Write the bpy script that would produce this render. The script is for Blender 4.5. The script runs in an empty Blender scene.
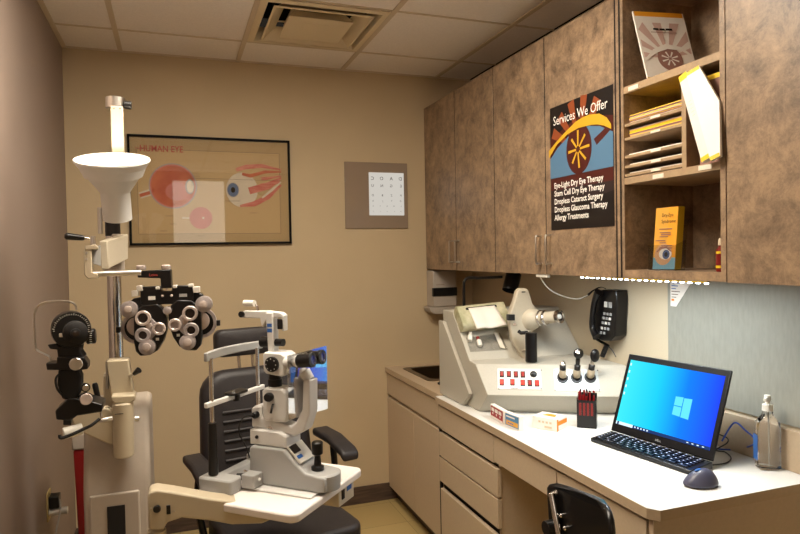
import bpy, bmesh, math, random
from mathutils import Vector, Matrix
random.seed(7)
S = bpy.context.scene
C = S.collection
PI = math.pi

# ------------------------------------------------------------ camera
FPX, YAW, PITCH, ROLL, HC = 632.35, 0.3445, -0.0217, -0.0186, 1.528
Fv = Vector((math.sin(YAW) * math.cos(PITCH), math.cos(YAW) * math.cos(PITCH), math.sin(PITCH)))
R0 = Vector((math.cos(YAW), -math.sin(YAW), 0)); U0 = R0.cross(Fv)
Rv = R0 * math.cos(ROLL) + U0 * math.sin(ROLL); Uv = -R0 * math.sin(ROLL) + U0 * math.cos(ROLL)
CAM = Vector((0, 0, HC))
cd = bpy.data.cameras.new('camera'); co = bpy.data.objects.new('camera', cd); C.objects.link(co)
cd.sensor_width = 36; cd.lens = FPX / 800 * 36; cd.clip_start = 0.05
co.matrix_world = Matrix((( Rv.x, Uv.x, -Fv.x, CAM.x), (Rv.y, Uv.y, -Fv.y, CAM.y), (Rv.z, Uv.z, -Fv.z, CAM.z), (0, 0, 0, 1)))
S.camera = co
S.view_settings.view_transform = 'Standard'; S.view_settings.look = 'None'
S.view_settings.gamma = 1; S.view_settings.exposure = 0.0
# ------------------------------------------------------------ world and room light
w = bpy.data.worlds.new('world'); S.world = w; w.use_nodes = True
w.node_tree.nodes['Background'].inputs[0].default_value = (1, .8, .6, 1)
w.node_tree.nodes['Background'].inputs[1].default_value = 0.02
TROFFER_POWER = 30.0       # emission strength of the ceiling fixtures
LED_POWER = 7.5
LAMP_POWER = 1.6
SCREEN = 1.35
DOWN_POWER = 9

def at(u, v, X=None, Y=None, Z=None):
    d = Fv * FPX + Rv * (u - 400) - Uv * (v - 267)
    if X is not None: t = X / d.x
    elif Y is not None: t = Y / d.y
    else: t = (Z - HC) / d.z
    return CAM + d * t

# ------------------------------------------------------------ room sizes
D, H, XL, XR, YF = 3.711, 2.632, -0.517, 1.83, -1.3
XC, ZCT, ZCB = 1.508, 2.434, 1.427       # overhead cabinet front, top, bottom
DW = 0.4568                              # door width

# ------------------------------------------------------------ materials
def lin(c):
    return tuple(((x / 255) / 12.92 if x / 255 <= .04045 else ((x / 255 + .055) / 1.055) ** 2.4) for x in c[:3]) + (1,)
MATS = {}
def mat(name, col, rough=.5, metal=0, spec=.5, noise=0, nscale=20, bump=0, bscale=200, emit=None, estr=0, trans=0, ior=1.45, alpha=1, col2=None, stretch=None, coat=0):
    m = bpy.data.materials.new(name); m.use_nodes = True; MATS[name] = m
    nt = m.node_tree; b = nt.nodes['Principled BSDF']
    b.inputs['Base Color'].default_value = lin(col); b.inputs['Roughness'].default_value = rough
    b.inputs['Metallic'].default_value = metal; b.inputs['Specular IOR Level'].default_value = spec
    b.inputs['Transmission Weight'].default_value = trans; b.inputs['IOR'].default_value = ior
    b.inputs['Alpha'].default_value = alpha; b.inputs['Coat Weight'].default_value = coat
    if emit: b.inputs['Emission Color'].default_value = lin(emit); b.inputs['Emission Strength'].default_value = estr
    if noise or bump:
        tc = nt.nodes.new('ShaderNodeTexCoord'); mp = nt.nodes.new('ShaderNodeMapping')
        nt.links.new(tc.outputs['Object'], mp.inputs[0])
        if stretch: mp.inputs['Scale'].default_value = stretch
    if noise:
        n = nt.nodes.new('ShaderNodeTexNoise'); n.inputs['Scale'].default_value = nscale; n.inputs['Detail'].default_value = 6
        nt.links.new(mp.outputs[0], n.inputs['Vector'])
        r = nt.nodes.new('ShaderNodeValToRGB'); c1 = lin(col)
        c2 = lin(col2) if col2 else tuple(x * (1 - noise) for x in c1[:3]) + (1,)
        r.color_ramp.elements[0].color = c2; r.color_ramp.elements[1].color = c1
        r.color_ramp.elements[0].position = .35; r.color_ramp.elements[1].position = .65
        nt.links.new(n.outputs['Fac'], r.inputs[0]); nt.links.new(r.outputs[0], b.inputs['Base Color'])
    if bump:
        n2 = nt.nodes.new('ShaderNodeTexNoise'); n2.inputs['Scale'].default_value = bscale; n2.inputs['Detail'].default_value = 3
        nt.links.new(mp.outputs[0], n2.inputs['Vector'])
        bp = nt.nodes.new('ShaderNodeBump'); bp.inputs['Strength'].default_value = bump; bp.inputs['Distance'].default_value = .002
        nt.links.new(n2.outputs['Fac'], bp.inputs['Height']); nt.links.new(bp.outputs[0], b.inputs['Normal'])
    return m
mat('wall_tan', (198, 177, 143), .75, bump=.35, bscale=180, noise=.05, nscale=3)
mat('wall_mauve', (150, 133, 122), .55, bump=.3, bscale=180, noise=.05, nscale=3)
mat('wall_light', (200, 184, 156), .7, bump=.3, bscale=180, noise=.04, nscale=3)
mat('wall_panel', (150, 148, 136), .55, noise=.10, nscale=40, stretch=(1, 2, .5), bump=.2, bscale=60)
mat('ceiling_tile', (242, 234, 226), .9, bump=.5, bscale=260, noise=.06, nscale=120)
mat('ceiling_bar', (205, 188, 164), .5)
mat('register_paint', (222, 205, 172), .5)
mat('baseboard', (92, 74, 62), .5, noise=.4, nscale=8, stretch=(1, 1, 14), col2=(66, 52, 45))
mat('light_trim', (225, 215, 195), .5)
mat('desk_laminate', (190, 168, 140), .5, noise=.06, nscale=90)
mat('cab_laminate', (196, 176, 150), .5, noise=.05, nscale=90)
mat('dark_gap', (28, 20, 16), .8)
mat('desk_top', (220, 218, 212), .45, noise=.03, nscale=150)
mat('beige_plastic', (198, 187, 166), .45, noise=.03, nscale=120)
mat('console_paint', (184, 178, 164), .5, noise=.05, nscale=150)
mat('console_dark', (180, 164, 138), .55, noise=.05, nscale=150)
mat('cream_enamel', (192, 178, 152), .35, noise=.03, nscale=30)
mat('stand_grey', (180, 168, 154), .5, noise=.03, nscale=60)
mat('white_enamel', (218, 216, 212), .35)
mat('white_plastic', (226, 222, 212), .4)
mat('grey_enamel', (166, 165, 162), .4)
mat('table_white', (236, 228, 222), .35)
mat('black_plastic', (22, 20, 20), .4)
mat('black_satin', (17, 15, 15), .3)
mat('black_matte', (24, 21, 20), .75)
mat('black_vinyl', (44, 39, 39), .5, bump=.3, bscale=160, noise=.2, nscale=30)
mat('chrome', (228, 224, 220), .2, metal=1)
mat('brushed', (214, 208, 200), .3, metal=1, noise=.1, nscale=60, stretch=(1, 1, .1))
mat('steel_sink', (110, 96, 78), .35, metal=1)
mat('pearl', (182, 172, 170), .3, metal=.2, noise=.25, nscale=60)
mat('pearl_light', (214, 198, 190), .25, metal=.2, noise=.2, nscale=40)
mat('lens_dark', (48, 38, 34), .08, coat=.6)
mat('lens_blue', (24, 36, 110), .08, coat=1)
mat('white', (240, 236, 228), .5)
mat('paper', (236, 228, 218), .7, noise=.03, nscale=40)
mat('paper_pink', (205, 172, 160), .6)
mat('rose_brown', (150, 108, 96), .6)
mat('black_ink', (25, 20, 18), .6)
mat('red_ink', (190, 70, 62), .6)
mat('grey_ink', (120, 100, 86), .7)
mat('yellow_print', (232, 196, 40), .55)
mat('orange_print', (236, 160, 40), .5)
mat('poster_board', (186, 158, 116), .6)
mat('poster_inner', (202, 172, 128), .6)
mat('poster_pale', (226, 200, 160), .6)
mat('poster_black', (24, 18, 17), .45)
mat('poster_maroon', (74, 28, 22), .45)
mat('poster_orange', (140, 70, 38), .45)
mat('poster_yellow', (204, 160, 42), .45)
mat('poster_blue', (84, 120, 150), .45)
mat('poster_brown', (46, 34, 34), .45)
mat('eye_red', (178, 72, 44), .5, noise=.35, nscale=8, col2=(206, 110, 70))
mat('eye_pink', (206, 120, 110), .5, noise=.1, nscale=12)
mat('eye_white', (222, 208, 190), .5, noise=.08, nscale=12)
mat('eye_grey', (168, 160, 160), .5)
mat('eye_blue', (78, 98, 140), .4)
mat('muscle', (196, 92, 82), .5, noise=.3, nscale=14, col2=(216, 140, 122), stretch=(1, 1, 5))
mat('mirror_grey', (150, 132, 114), .12, metal=.1, spec=.6)
mat('frame_black', (18, 15, 14), .65, spec=.15)
mat('skin_print', (206, 160, 120), .5)
mat('sky_print', (120, 168, 190), .5)
mat('red_plastic', (132, 16, 20), .4)
mat('dark_red', (120, 26, 22), .3)
mat('orange_card', (240, 140, 40), .6)
mat('blue_card', (80, 130, 170), .5)
mat('red_card', (160, 40, 46), .5)
mat('amber_card', (220, 160, 60), .5)
mat('blue_logo', (50, 100, 175), .4)
mat('blue_cable', (60, 90, 190), .45)
mat('mouse_grey', (74, 74, 92), .35)
mat('key_black', (20, 21, 28), .35)
mat('key_print', (170, 180, 210), .5)
mat('laptop_black', (14, 14, 16), .35)
mat('bottle_clear', (235, 236, 238), .05, trans=1, ior=1.4)
mat('gel', (225, 232, 235), .02, trans=1, ior=1.33)
mat('ivory_label', (226, 216, 200), .6)
mat('tan_label', (210, 190, 160), .6)
mat('outlet', (200, 178, 120), .5)
mat('marble_print', (214, 208, 178), .6, noise=.6, nscale=16, col2=(160, 158, 124))
mat('knob_white', (228, 222, 212), .3)
mat('rubber', (30, 28, 28), .85)
mat('glow_red', (150, 20, 12), .3, emit=(255, 50, 24), estr=1.3)
mat('glow_red_dim', (110, 18, 12), .3, emit=(220, 40, 20), estr=.45)
mat('duct_dark', (18, 15, 13), .9)
mat('switch_plate', (226, 222, 212), .3, metal=.2)
mat('steel_plate', (222, 226, 224), .25, metal=.3)
def emis(name, col, s):
    m = bpy.data.materials.new(name); m.use_nodes = True; nt = m.node_tree; nt.nodes.clear()
    e = nt.nodes.new('ShaderNodeEmission'); o = nt.nodes.new('ShaderNodeOutputMaterial')
    e.inputs[0].default_value = lin(col); e.inputs[1].default_value = s; nt.links.new(e.outputs[0], o.inputs[0]); MATS[name] = m
    return m
emis('troffer_glow', (255, 243, 224), TROFFER_POWER)
emis('reflected_panel_glow', (255, 240, 220), 2.2)
emis('lamp_glow', (255, 238, 214), 4)
emis('led_glow', (240, 250, 255), 14)
emis('chart_reflection_glow', (255, 248, 236), .62)  # brightness of the mirrored chart, put into the sheet itself
emis('scr_white', (215, 236, 250), SCREEN)
emis('scr_logo', (90, 200, 255), SCREEN * 1.15)
emis('scr_bar', (38, 60, 110), SCREEN * .9)
emis('scr_beam', (60, 190, 250), SCREEN)

# wood-look laminate: mottled brown
def wood(name, a, b, c):
    m = bpy.data.materials.new(name); m.use_nodes = True; nt = m.node_tree; bs = nt.nodes['Principled BSDF']; MATS[name] = m
    tc = nt.nodes.new('ShaderNodeTexCoord'); n1 = nt.nodes.new('ShaderNodeTexNoise'); n1.inputs['Scale'].default_value = 11
    n1.inputs['Detail'].default_value = 10; n1.inputs['Roughness'].default_value = .8; n1.inputs['Distortion'].default_value = .25
    g = nt.nodes.new('ShaderNodeNewGeometry'); nt.links.new(g.outputs['Position'], n1.inputs['Vector'])
    r = nt.nodes.new('ShaderNodeValToRGB'); e = r.color_ramp.elements
    e[0].position = .34; e[0].color = lin(a); e[1].position = .66; e[1].color = lin(c)
    x = e.new(.5); x.color = lin(b)
    nt.links.new(n1.outputs['Fac'], r.inputs[0]); nt.links.new(r.outputs[0], bs.inputs['Base Color'])
    bs.inputs['Roughness'].default_value = .42
    return m
wood('wood', (98, 80, 64), (142, 118, 94), (176, 146, 114))
wood('wood_edge', (146, 124, 98), (164, 138, 108), (180, 152, 118))

# vinyl floor tiles
m = bpy.data.materials.new('floor_tile'); m.use_nodes = True; nt = m.node_tree; MATS['floor_tile'] = m; bs = nt.nodes['Principled BSDF']
tc = nt.nodes.new('ShaderNodeTexCoord'); bk = nt.nodes.new('ShaderNodeTexBrick')
nt.links.new(tc.outputs['Object'], bk.inputs['Vector'])
bk.offset = 0; bk.inputs['Scale'].default_value = 1; bk.inputs['Brick Width'].default_value = .305; bk.inputs['Row Height'].default_value = .305
bk.inputs['Mortar Size'].default_value = .0012
bk.inputs['Color1'].default_value = lin((196, 172, 118)); bk.inputs['Color2'].default_value = lin((180, 156, 104)); bk.inputs['Mortar'].default_value = lin((120, 100, 66))
nt.links.new(bk.outputs['Color'], bs.inputs['Base Color']); bs.inputs['Roughness'].default_value = .35

# acrylic pane of the slit lamp: clear, with the strong mirror-like reflection of a coated sheet
def clear(name, refl, tint, frost=0):
    m = bpy.data.materials.new(name); m.use_nodes = True; nt = m.node_tree; nt.nodes.clear(); MATS[name] = m
    o = nt.nodes.new('ShaderNodeOutputMaterial'); t = nt.nodes.new('ShaderNodeBsdfTransparent'); gl = nt.nodes.new('ShaderNodeBsdfGlossy')
    gl.inputs['Roughness'].default_value = frost; t.inputs[0].default_value = lin(tint)
    mx = nt.nodes.new('ShaderNodeMixShader'); mx.inputs[0].default_value = refl
    nt.links.new(t.outputs[0], mx.inputs[1]); nt.links.new(gl.outputs[0], mx.inputs[2]); nt.links.new(mx.outputs[0], o.inputs[0])
clear('acrylic', .5, (250, 250, 250))
clear('acrylic_box', .05, (240, 240, 240))
clear('picture_glass', .06, (252, 252, 250), .02)

# laptop screen: cyan to deep blue wallpaper
m = bpy.data.materials.new('screen'); m.use_nodes = True; nt = m.node_tree; nt.nodes.clear(); MATS['screen'] = m
o = nt.nodes.new('ShaderNodeOutputMaterial'); e = nt.nodes.new('ShaderNodeEmission'); r = nt.nodes.new('ShaderNodeValToRGB')
tc = nt.nodes.new('ShaderNodeTexCoord'); sx = nt.nodes.new('ShaderNodeSeparateXYZ')
nt.links.new(tc.outputs['Generated'], sx.inputs[0])
nt.links.new(sx.outputs[0], r.inputs[0])
el = r.color_ramp.elements
el[0].position = 0; el[0].color = lin((60, 214, 226)); el[1].position = 1; el[1].color = lin((34, 66, 226))
x_ = el.new(.38); x_.color = lin((30, 190, 240)); x_ = el.new(.68); x_.color = lin((22, 118, 238))
e.inputs[1].default_value = SCREEN; nt.links.new(r.outputs[0], e.inputs[0]); nt.links.new(e.outputs[0], o.inputs[0])

# ------------------------------------------------------------ mesh helpers
WM = {}
def frame_of(d, up=Vector((0, 0, 1))):
    d = Vector(d).normalized()
    if abs(d.dot(up)) > .98: up = Vector((0, 1, 0))
    x = up.cross(d).normalized(); y = d.cross(x)
    return Matrix((x, y, d)).transposed()      # columns x, y, d
def rz(a): return Matrix.Rotation(a, 3, 'Z')
class MB:
    def __init__(s): s.v = []; s.f = []; s.mi = []; s.mats = []
    def m(s, name):
        if name is None: return 0
        if name not in s.mats: s.mats.append(name)
        return s.mats.index(name)
    def add(s, vs, fs, mt=None):
        b = len(s.v); s.v += [Vector(v) for v in vs]; k = s.m(mt)
        for f in fs: s.f.append([i + b for i in f]); s.mi.append(k)
        return s
    def box(s, lo, hi, mt=None, R=None, o=None, top=None):
        (a, b, c), (d, e, f) = lo, hi
        vs = [Vector(p) for p in ((a, b, c), (d, b, c), (d, e, c), (a, e, c), (a, b, f), (d, b, f), (d, e, f), (a, e, f))]
        if R is not None: vs = [R @ p for p in vs]
        if o is not None: vs = [p + Vector(o) for p in vs]
        s.add(vs, [(0, 3, 2, 1), (0, 1, 5, 4), (1, 2, 6, 5), (2, 3, 7, 6), (3, 0, 4, 7)], mt)
        b0 = len(s.v) - 8; s.f.append([b0 + 4, b0 + 5, b0 + 6, b0 + 7]); s.mi.append(s.m(top or mt)); return s
    def hexa(s, q0, q1, mt=None):
        n = len(q0); vs = list(q0) + list(q1)
        s.add(vs, [tuple(range(n))[::-1], tuple(range(n, 2 * n))] + [(i, (i + 1) % n, (i + 1) % n + n, i + n) for i in range(n)], mt); return s
    def rbox(s, size, r, o=(0, 0, 0), R=None, mt=None, seg=4, axis=2):
        # box with rounded vertical (axis) edges
        sx, sy, sz = [k / 2 for k in size]
        a, b, c = [(0, 1, 2), (1, 2, 0), (2, 0, 1)][{2: 0, 0: 1, 1: 2}[axis]]
        h = [sx, sy, sz]; pts = []
        for (cx, cy, a0) in ((1, 1, 0), (-1, 1, 90), (-1, -1, 180), (1, -1, 270)):
            for k in range(seg + 1):
                t = math.radians(a0 + 90 * k / seg)
                pts.append((cx * (h[a] - r) + r * math.cos(t), cy * (h[b] - r) + r * math.sin(t)))
        def mk(z):
            L = []
            for p in pts:
                q = [0, 0, 0]; q[a] = p[0]; q[b] = p[1]; q[c] = z; q = Vector(q)
                if R is not None: q = R @ q
                L.append(q + Vector(o))
            return L
        return s.hexa(mk(-h[c]), mk(h[c]), mt)
    def prism(s, poly, o, a, b, d, mt=None):
        o = Vector(o); a = Vector(a); b = Vector(b); d = Vector(d)
        q = [o + a * p[0] + b * p[1] for p in poly]
        if a.cross(b).dot(d) < 0: q = q[::-1]
        return s.hexa(q, [p + d for p in q], mt)
    def cyl(s, p0, p1, r0, r1=None, n=20, mt=None, cap=True):
        r1 = r0 if r1 is None else r1
        return s.lathe([(0, r0), ((Vector(p1) - Vector(p0)).length, r1)], p0, Vector(p1) - Vector(p0), n, mt, cap)
    def lathe(s, prof, o, d, n=24, mt=None, cap=True, sx=1, sy=1):
        M = frame_of(d); o = Vector(o); rings = []
        vs = []
        for h, r in prof:
            for k in range(n):
                t = 2 * PI * k / n
                vs.append(o + M @ Vector((r * sx * math.cos(t), r * sy * math.sin(t), h)))
        fs = []
        for i in range(len(prof) - 1):
            for k in range(n):
                k2 = (k + 1) % n
                fs.append((i * n + k, i * n + k2, (i + 1) * n + k2, (i + 1) * n + k))
        if cap:
            fs.append(tuple(range(n))[::-1]); fs.append(tuple(range((len(prof) - 1) * n, len(prof) * n)))
        return s.add(vs, fs, mt)
    def ball(s, o, r, mt=None, sc=(1, 1, 1), n=16):
        prof = [(-r * math.cos(PI * i / 10), r * math.sin(PI * i / 10) + 1e-5) for i in range(11)]
        vs0 = len(s.v); s.lathe(prof, (0, 0, 0), (0, 0, 1), n, mt)
        for i in range(vs0, len(s.v)):
            v = s.v[i]; s.v[i] = Vector((v.x * sc[0], v.y * sc[1], v.z * sc[2])) + Vector(o)
        return s
    def tube(s, pts, r, n=10, mt=None, smooth=0, closed=False):
        P = [Vector(p) for p in pts]
        if smooth:
            Q = []
            for i in range(len(P) - 1):
                p0 = P[max(i - 1, 0)]; p1 = P[i]; p2 = P[i + 1]; p3 = P[min(i + 2, len(P) - 1)]
                for k in range(smooth):
                    t = k / smooth
                    Q.append(.5 * ((2 * p1) + (p2 - p0) * t + (2 * p0 - 5 * p1 + 4 * p2 - p3) * t * t + (3 * p1 - p0 - 3 * p2 + p3) * t ** 3))
            if isinstance(r, (list, tuple)):
                r = [r[i] + (r[i + 1] - r[i]) * k / smooth for i in range(len(P) - 1) for k in range(smooth)] + [r[-1]]
            P = Q + [P[-1]]
        vs = []; fs = []; x = None
        for i, p in enumerate(P):
            d = (P[min(i + 1, len(P) - 1)] - P[max(i - 1, 0)]).normalized()
            if x is None:
                x = d.orthogonal().normalized()
            else:
                x = (x - d * x.dot(d)).normalized()
            y = d.cross(x)
            rr = r[i] if isinstance(r, (list, tuple)) else r
            for k in range(n):
                t = 2 * PI * k / n; vs.append(p + x * rr * math.cos(t) + y * rr * math.sin(t))
        for i in range(len(P) - 1):
            for k in range(n):
                k2 = (k + 1) % n; fs.append((i * n + k, i * n + k2, (i + 1) * n + k2, (i + 1) * n + k))
        fs.append(tuple(range(n))[::-1]); fs.append(tuple(range((len(P) - 1) * n, len(P) * n)))
        return s.add(vs, fs, mt)
    def ring(s, o, d, r0, r1, h, n=28, mt=None):
        # annulus with thickness h along d
        return s.loop([(0, r0), (0, r1), (h, r1), (h, r0)], o, d, n, mt)
    def loop(s, prof, o, d, n=28, mt=None):
        M = frame_of(d); o = Vector(o); vs = []; fs = []; m_ = len(prof)
        for h, r in prof:
            for k in range(n):
                t = 2 * PI * k / n; vs.append(o + M @ Vector((r * math.cos(t), r * math.sin(t), h)))
        for i in range(m_):
            j = (i + 1) % m_
            for k in range(n):
                k2 = (k + 1) % n; fs.append((i * n + k, i * n + k2, j * n + k2, j * n + k))
        return s.add(vs, fs, mt)
    def build(s, name, mt, parent=None, bevel=0, seg=2, sub=0, world=True, angle=35):
        me = bpy.data.meshes.new(name); vs = s.v
        if parent is not None and world:
            inv = WM[parent.name].inverted(); vs = [inv @ v for v in vs]
        me.from_pydata([tuple(v) for v in vs], [], s.f)
        bm = bmesh.new(); bm.from_mesh(me); bmesh.ops.recalc_face_normals(bm, faces=bm.faces); bm.to_mesh(me); bm.free()
        if s.mats:
            for k in s.mats: me.materials.append(MATS[k if k else mt])
            for p, k in zip(me.polygons, s.mi): p.material_index = k
        else: me.materials.append(MATS[mt])
        me.shade_smooth()
        me.set_sharp_from_angle(angle=math.radians(angle))
        o = bpy.data.objects.new(name, me); C.objects.link(o)
        WM[o.name] = WM[parent.name].copy() if parent is not None else Matrix.Identity(4)
        if parent is not None: o.parent = parent
        if bevel:
            b = o.modifiers.new('bevel', 'BEVEL'); b.width = bevel; b.segments = seg; b.limit_method = 'ANGLE'; b.angle_limit = math.radians(40); b.harden_normals = False
        if sub:
            b = o.modifiers.new('sub', 'SUBSURF'); b.levels = sub; b.render_levels = sub
        return o
def tag(o, label, cat, group=None, kind=None):
    if label: o['label'] = label
    if cat: o['category'] = cat
    if group: o['group'] = group
    if kind: o['kind'] = kind
    return o
def struct(o): o['kind'] = 'structure'; return o
def thing(name, label, cat, loc=(0, 0, 0), rot=0, group=None):
    o = bpy.data.objects.new(name, None); C.objects.link(o); o.location = loc; o.rotation_euler = (0, 0, rot); o.empty_display_size = .05
    WM[o.name] = Matrix.Translation(Vector(loc)) @ Matrix.Rotation(rot, 4, 'Z')
    return tag(o, label, cat, group)
def dup(root, loc, rot=0, label=None):
    r = root.copy(); C.objects.link(r); r.location = loc; r.rotation_euler = (0, 0, rot)
    if label: r['label'] = label
    WM[r.name] = Matrix.Translation(Vector(loc)) @ Matrix.Rotation(rot, 4, 'Z')
    for ch in list(root.children):
        c = ch.copy(); C.objects.link(c); c.parent = r
        for g in list(ch.children):
            d = g.copy(); C.objects.link(d); d.parent = c
    return r
def text(name, lines, o, right, up, size, mt, parent, sx=1, align='LEFT', line=1.25, thick=.0003, world=True, bold=0):
    """lines of lettering as one flat mesh on a surface; o is the baseline start of the first line"""
    right = Vector(right).normalized(); up = Vector(up).normalized(); nrm = right.cross(up); mb = MB()
    for i, t in enumerate(lines):
        if not t: continue
        cu = bpy.data.curves.new('t', 'FONT'); cu.body = t; cu.size = size; cu.align_x = align; cu.resolution_u = 2
        cu.offset = bold
        ob = bpy.data.objects.new('t', cu); me = bpy.data.meshes.new_from_object(ob)
        base = Vector(o) - up * (i * size * line)
        mb.add([base + right * v.co.x * sx + up * v.co.y + nrm * thick for v in me.vertices], [tuple(p.vertices) for p in me.polygons])
        bpy.data.objects.remove(ob); bpy.data.curves.remove(cu); bpy.data.meshes.remove(me)
    return mb.build(name, mt, parent, world=world)
class ART:
    """thin layered print on a surface"""
    def __init__(s, o, right, up): s.o = Vector(o); s.r = Vector(right).normalized(); s.u = Vector(up).normalized(); s.n = s.r.cross(s.u); s.k = 0; s.mb = MB()
    def poly(s, pts, mt):
        s.k += 1; q = [s.o + s.r * p[0] + s.u * p[1] + s.n * (s.k * .00015) for p in pts]
        s.mb.add(q, [tuple(range(len(q)))], mt); return s
    def rect(s, x0, y0, x1, y1, mt): return s.poly([(x0, y0), (x1, y0), (x1, y1), (x0, y1)], mt)
    def disc(s, x, y, rx, ry, mt, n=32, a0=0, a1=360):
        return s.poly([(x + rx * math.cos(math.radians(a0 + (a1 - a0) * i / n)), y + ry * math.sin(math.radians(a0 + (a1 - a0) * i / n))) for i in range(n + (a1 - a0 < 360))], mt)
    def strip(s, pts, w, mt):
        L = []; Rr = []
        for i, p in enumerate(pts):
            a = Vector(pts[max(i - 1, 0)]); b = Vector(pts[min(i + 1, len(pts) - 1)]); d = (b - a).normalized(); n = Vector((-d.y, d.x))
            ww = w[i] if isinstance(w, (list, tuple)) else w
            L.append((p[0] + n.x * ww / 2, p[1] + n.y * ww / 2)); Rr.append((p[0] - n.x * ww / 2, p[1] - n.y * ww / 2))
        s.k += 1
        q = [s.o + s.r * p[0] + s.u * p[1] + s.n * (s.k * .00015) for p in L + Rr]; m_ = len(L)
        s.mb.add(q, [(i, i + 1, m_ + i + 1, m_ + i) for i in range(m_ - 1)], mt); return s
    def build(s, name, mt, parent, world=True): return s.mb.build(name, mt, parent, world=world)
X_, Y_, Z_ = Vector((1, 0, 0)), Vector((0, 1, 0)), Vector((0, 0, 1))
# ============================================================ THE ROOM
T = .61; GX = -0.2363; GY = D - .3541
struct(MB().box((XL - .1, YF - .1, -.05), (XR + .1, D + .1, 0)).build('floor', 'floor_tile'))
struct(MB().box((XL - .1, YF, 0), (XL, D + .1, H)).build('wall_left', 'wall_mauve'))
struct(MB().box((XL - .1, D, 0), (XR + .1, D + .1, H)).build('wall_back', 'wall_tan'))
struct(MB().box((XR, YF, 0), (XR + .1, D, H)).build('wall_right', 'wall_light'))
struct(MB().box((XL - .1, YF - .1, 0), (XR + .1, YF, H)).build('wall_front', 'wall_tan'))
c = MB()
VX0, VX1, VY0, VY1 = GX + T, GX + 2 * T, GY - T, GY
xs = [XL] + [GX + k * T for k in range(-0, 4)] + [XR]; xs = sorted(set(round(x, 4) for x in xs if XL <= x <= XR))
ys = [D] + [GY - k * T for k in range(0, 8)] + [YF]
for i in range(len(xs) - 1):
    for j in range(len(ys) - 1):
        if abs(xs[i] - VX0) < .01 and abs(ys[j + 1] - VY0) < .01: continue
        c.box((xs[i] + .004, ys[j + 1] + .004, H + .006), (xs[i + 1] - .004, ys[j] - .004, H + .03), 'ceiling_tile')
for x in xs[1:-1]: c.box((x - .012, YF, H), (x + .012, D, H + .008), 'ceiling_bar')
for y in ys[1:-1]: c.box((XL, y - .005, H + .001), (XR, y + .005, H + .0075), 'ceiling_bar')
c.box((XL, YF, H), (XL + .022, D, H + .008), 'ceiling_bar'); c.box((XL, D - .015, H), (XR, D, H + .008), 'ceiling_bar')
c.box((XL - .1, YF - .1, H + .3), (XR + .1, D + .1, H + .34), 'duct_dark')
c.box((XL - .1, YF - .1, H + .03), (VX0, D + .1, H + .06), 'duct_dark'); c.box((VX1, YF - .1, H + .03), (XR + .1, D + .1, H + .06), 'duct_dark')
c.box((VX0, YF - .1, H + .03), (VX1, VY0, H + .06), 'duct_dark'); c.box((VX0, VY1, H + .03), (VX1, D + .1, H + .06), 'duct_dark')
struct(c.build('ceiling', 'ceiling_tile'))
struct(MB().box((XL, D - .012, 0), (1.3, D, .105)).build('baseboard_back', 'baseboard', bevel=.003))
struct(MB().box((XL, YF, 0), (XL + .012, D - .012, .105)).build('baseboard_left', 'baseboard', bevel=.003))
# grey fabric-look panel on the right wall over the desk
struct(MB().box((XR - .005, .2, .96), (XR, 1.98, ZCB)).build('trim_1', 'wall_panel'))

# ------------------------------------------------------------ ceiling fixtures
def troffer(x, y, label):
    t = thing('ceiling_light', label, 'ceiling light', (x, y, H))
    hx, hy = T - .012, T / 2 - .012
    f = MB()
    for (a, b) in (((-hx, -hy), (hx, -hy + .03)), ((-hx, hy - .03), (hx, hy)), ((-hx, -hy), (-hx + .03, hy)), ((hx - .03, -hy), (hx, hy))):
        f.box((a[0], a[1], -.012), (b[0], b[1], 0))
    f.build('frame', 'white_enamel', t, world=False)
    MB().box((-hx + .03, -hy + .03, -.008), (hx - .03, hy - .03, -.004)).build('diffuser', 'troffer_glow', t, world=False)
troffer(GX + T, GY - 2.5 * T, 'recessed ceiling light panel near the left wall')
struct(MB().box((.02, YF + .0005, 1.60), (.66, YF + .006, 2.52)).build('reflected_panel', 'reflected_panel_glow'))  # unseen glowing panel, added to show as a pale reflection in the print's glass

t = thing('ceiling_downlight', 'small round recessed downlight close to the left wall', 'ceiling light', (-.385, 2.13, H))
f = MB(); f.loop([(-.006, .045), (-.006, .062), (0, .062), (0, .045)], (0, 0, 0), (0, 0, 1)); f.build('trim_ring', 'white_enamel', t, world=False)
MB().lathe([(-.003, .044), (-.001, .044)], (0, 0, 0), (0, 0, 1)).build('lens', 'led_glow', t, world=False)
la = bpy.data.lights.new('downlight', 'SPOT'); la.energy = DOWN_POWER; la.spot_size = math.radians(66); la.spot_blend = .8; la.shadow_soft_size = .03; la.color = (1, .88, .72)
lo = bpy.data.objects.new('downlight', la); C.objects.link(lo); lo.parent = t; lo.location = (0, 0, -.02)

# ------------------------------------------------------------ air diffuser in the ceiling
vx, vy = (VX0 + VX1) / 2, (VY0 + VY1) / 2
t = thing('air_diffuser', 'square cream metal air diffuser set in the ceiling grid', 'air vent', (vx, vy, H))
h = T / 2 - .013
def cone(mb, r0, z0, r1, z1, th=.003):
    q = lambda r, z: [Vector((-r, -r, z)), Vector((r, -r, z)), Vector((r, r, z)), Vector((-r, r, z))]
    a, b = q(r0, z0), q(r1, z1); a2, b2 = q(r0, z0 + th), q(r1, z1 + th)
    vs = a + b + a2 + b2; fs = []
    for i in range(4):
        j = (i + 1) % 4; fs += [(i, j, 4 + j, 4 + i), (8 + i, 12 + i, 12 + j, 8 + j), (i, 8 + i, 8 + j, j), (4 + i, 4 + j, 12 + j, 12 + i)]
    mb.add(vs, fs)
f = MB(); cone(f, h, 0, h - .03, -.004); cone(f, h - .03, -.004, h - .055, .06); f.build('frame', 'register_paint', t, world=False)
f = MB(); cone(f, .232, -.006, .222, -.008); cone(f, .222, -.008, .165, .045); f.build('outer_louver', 'register_paint', t, world=False)
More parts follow.
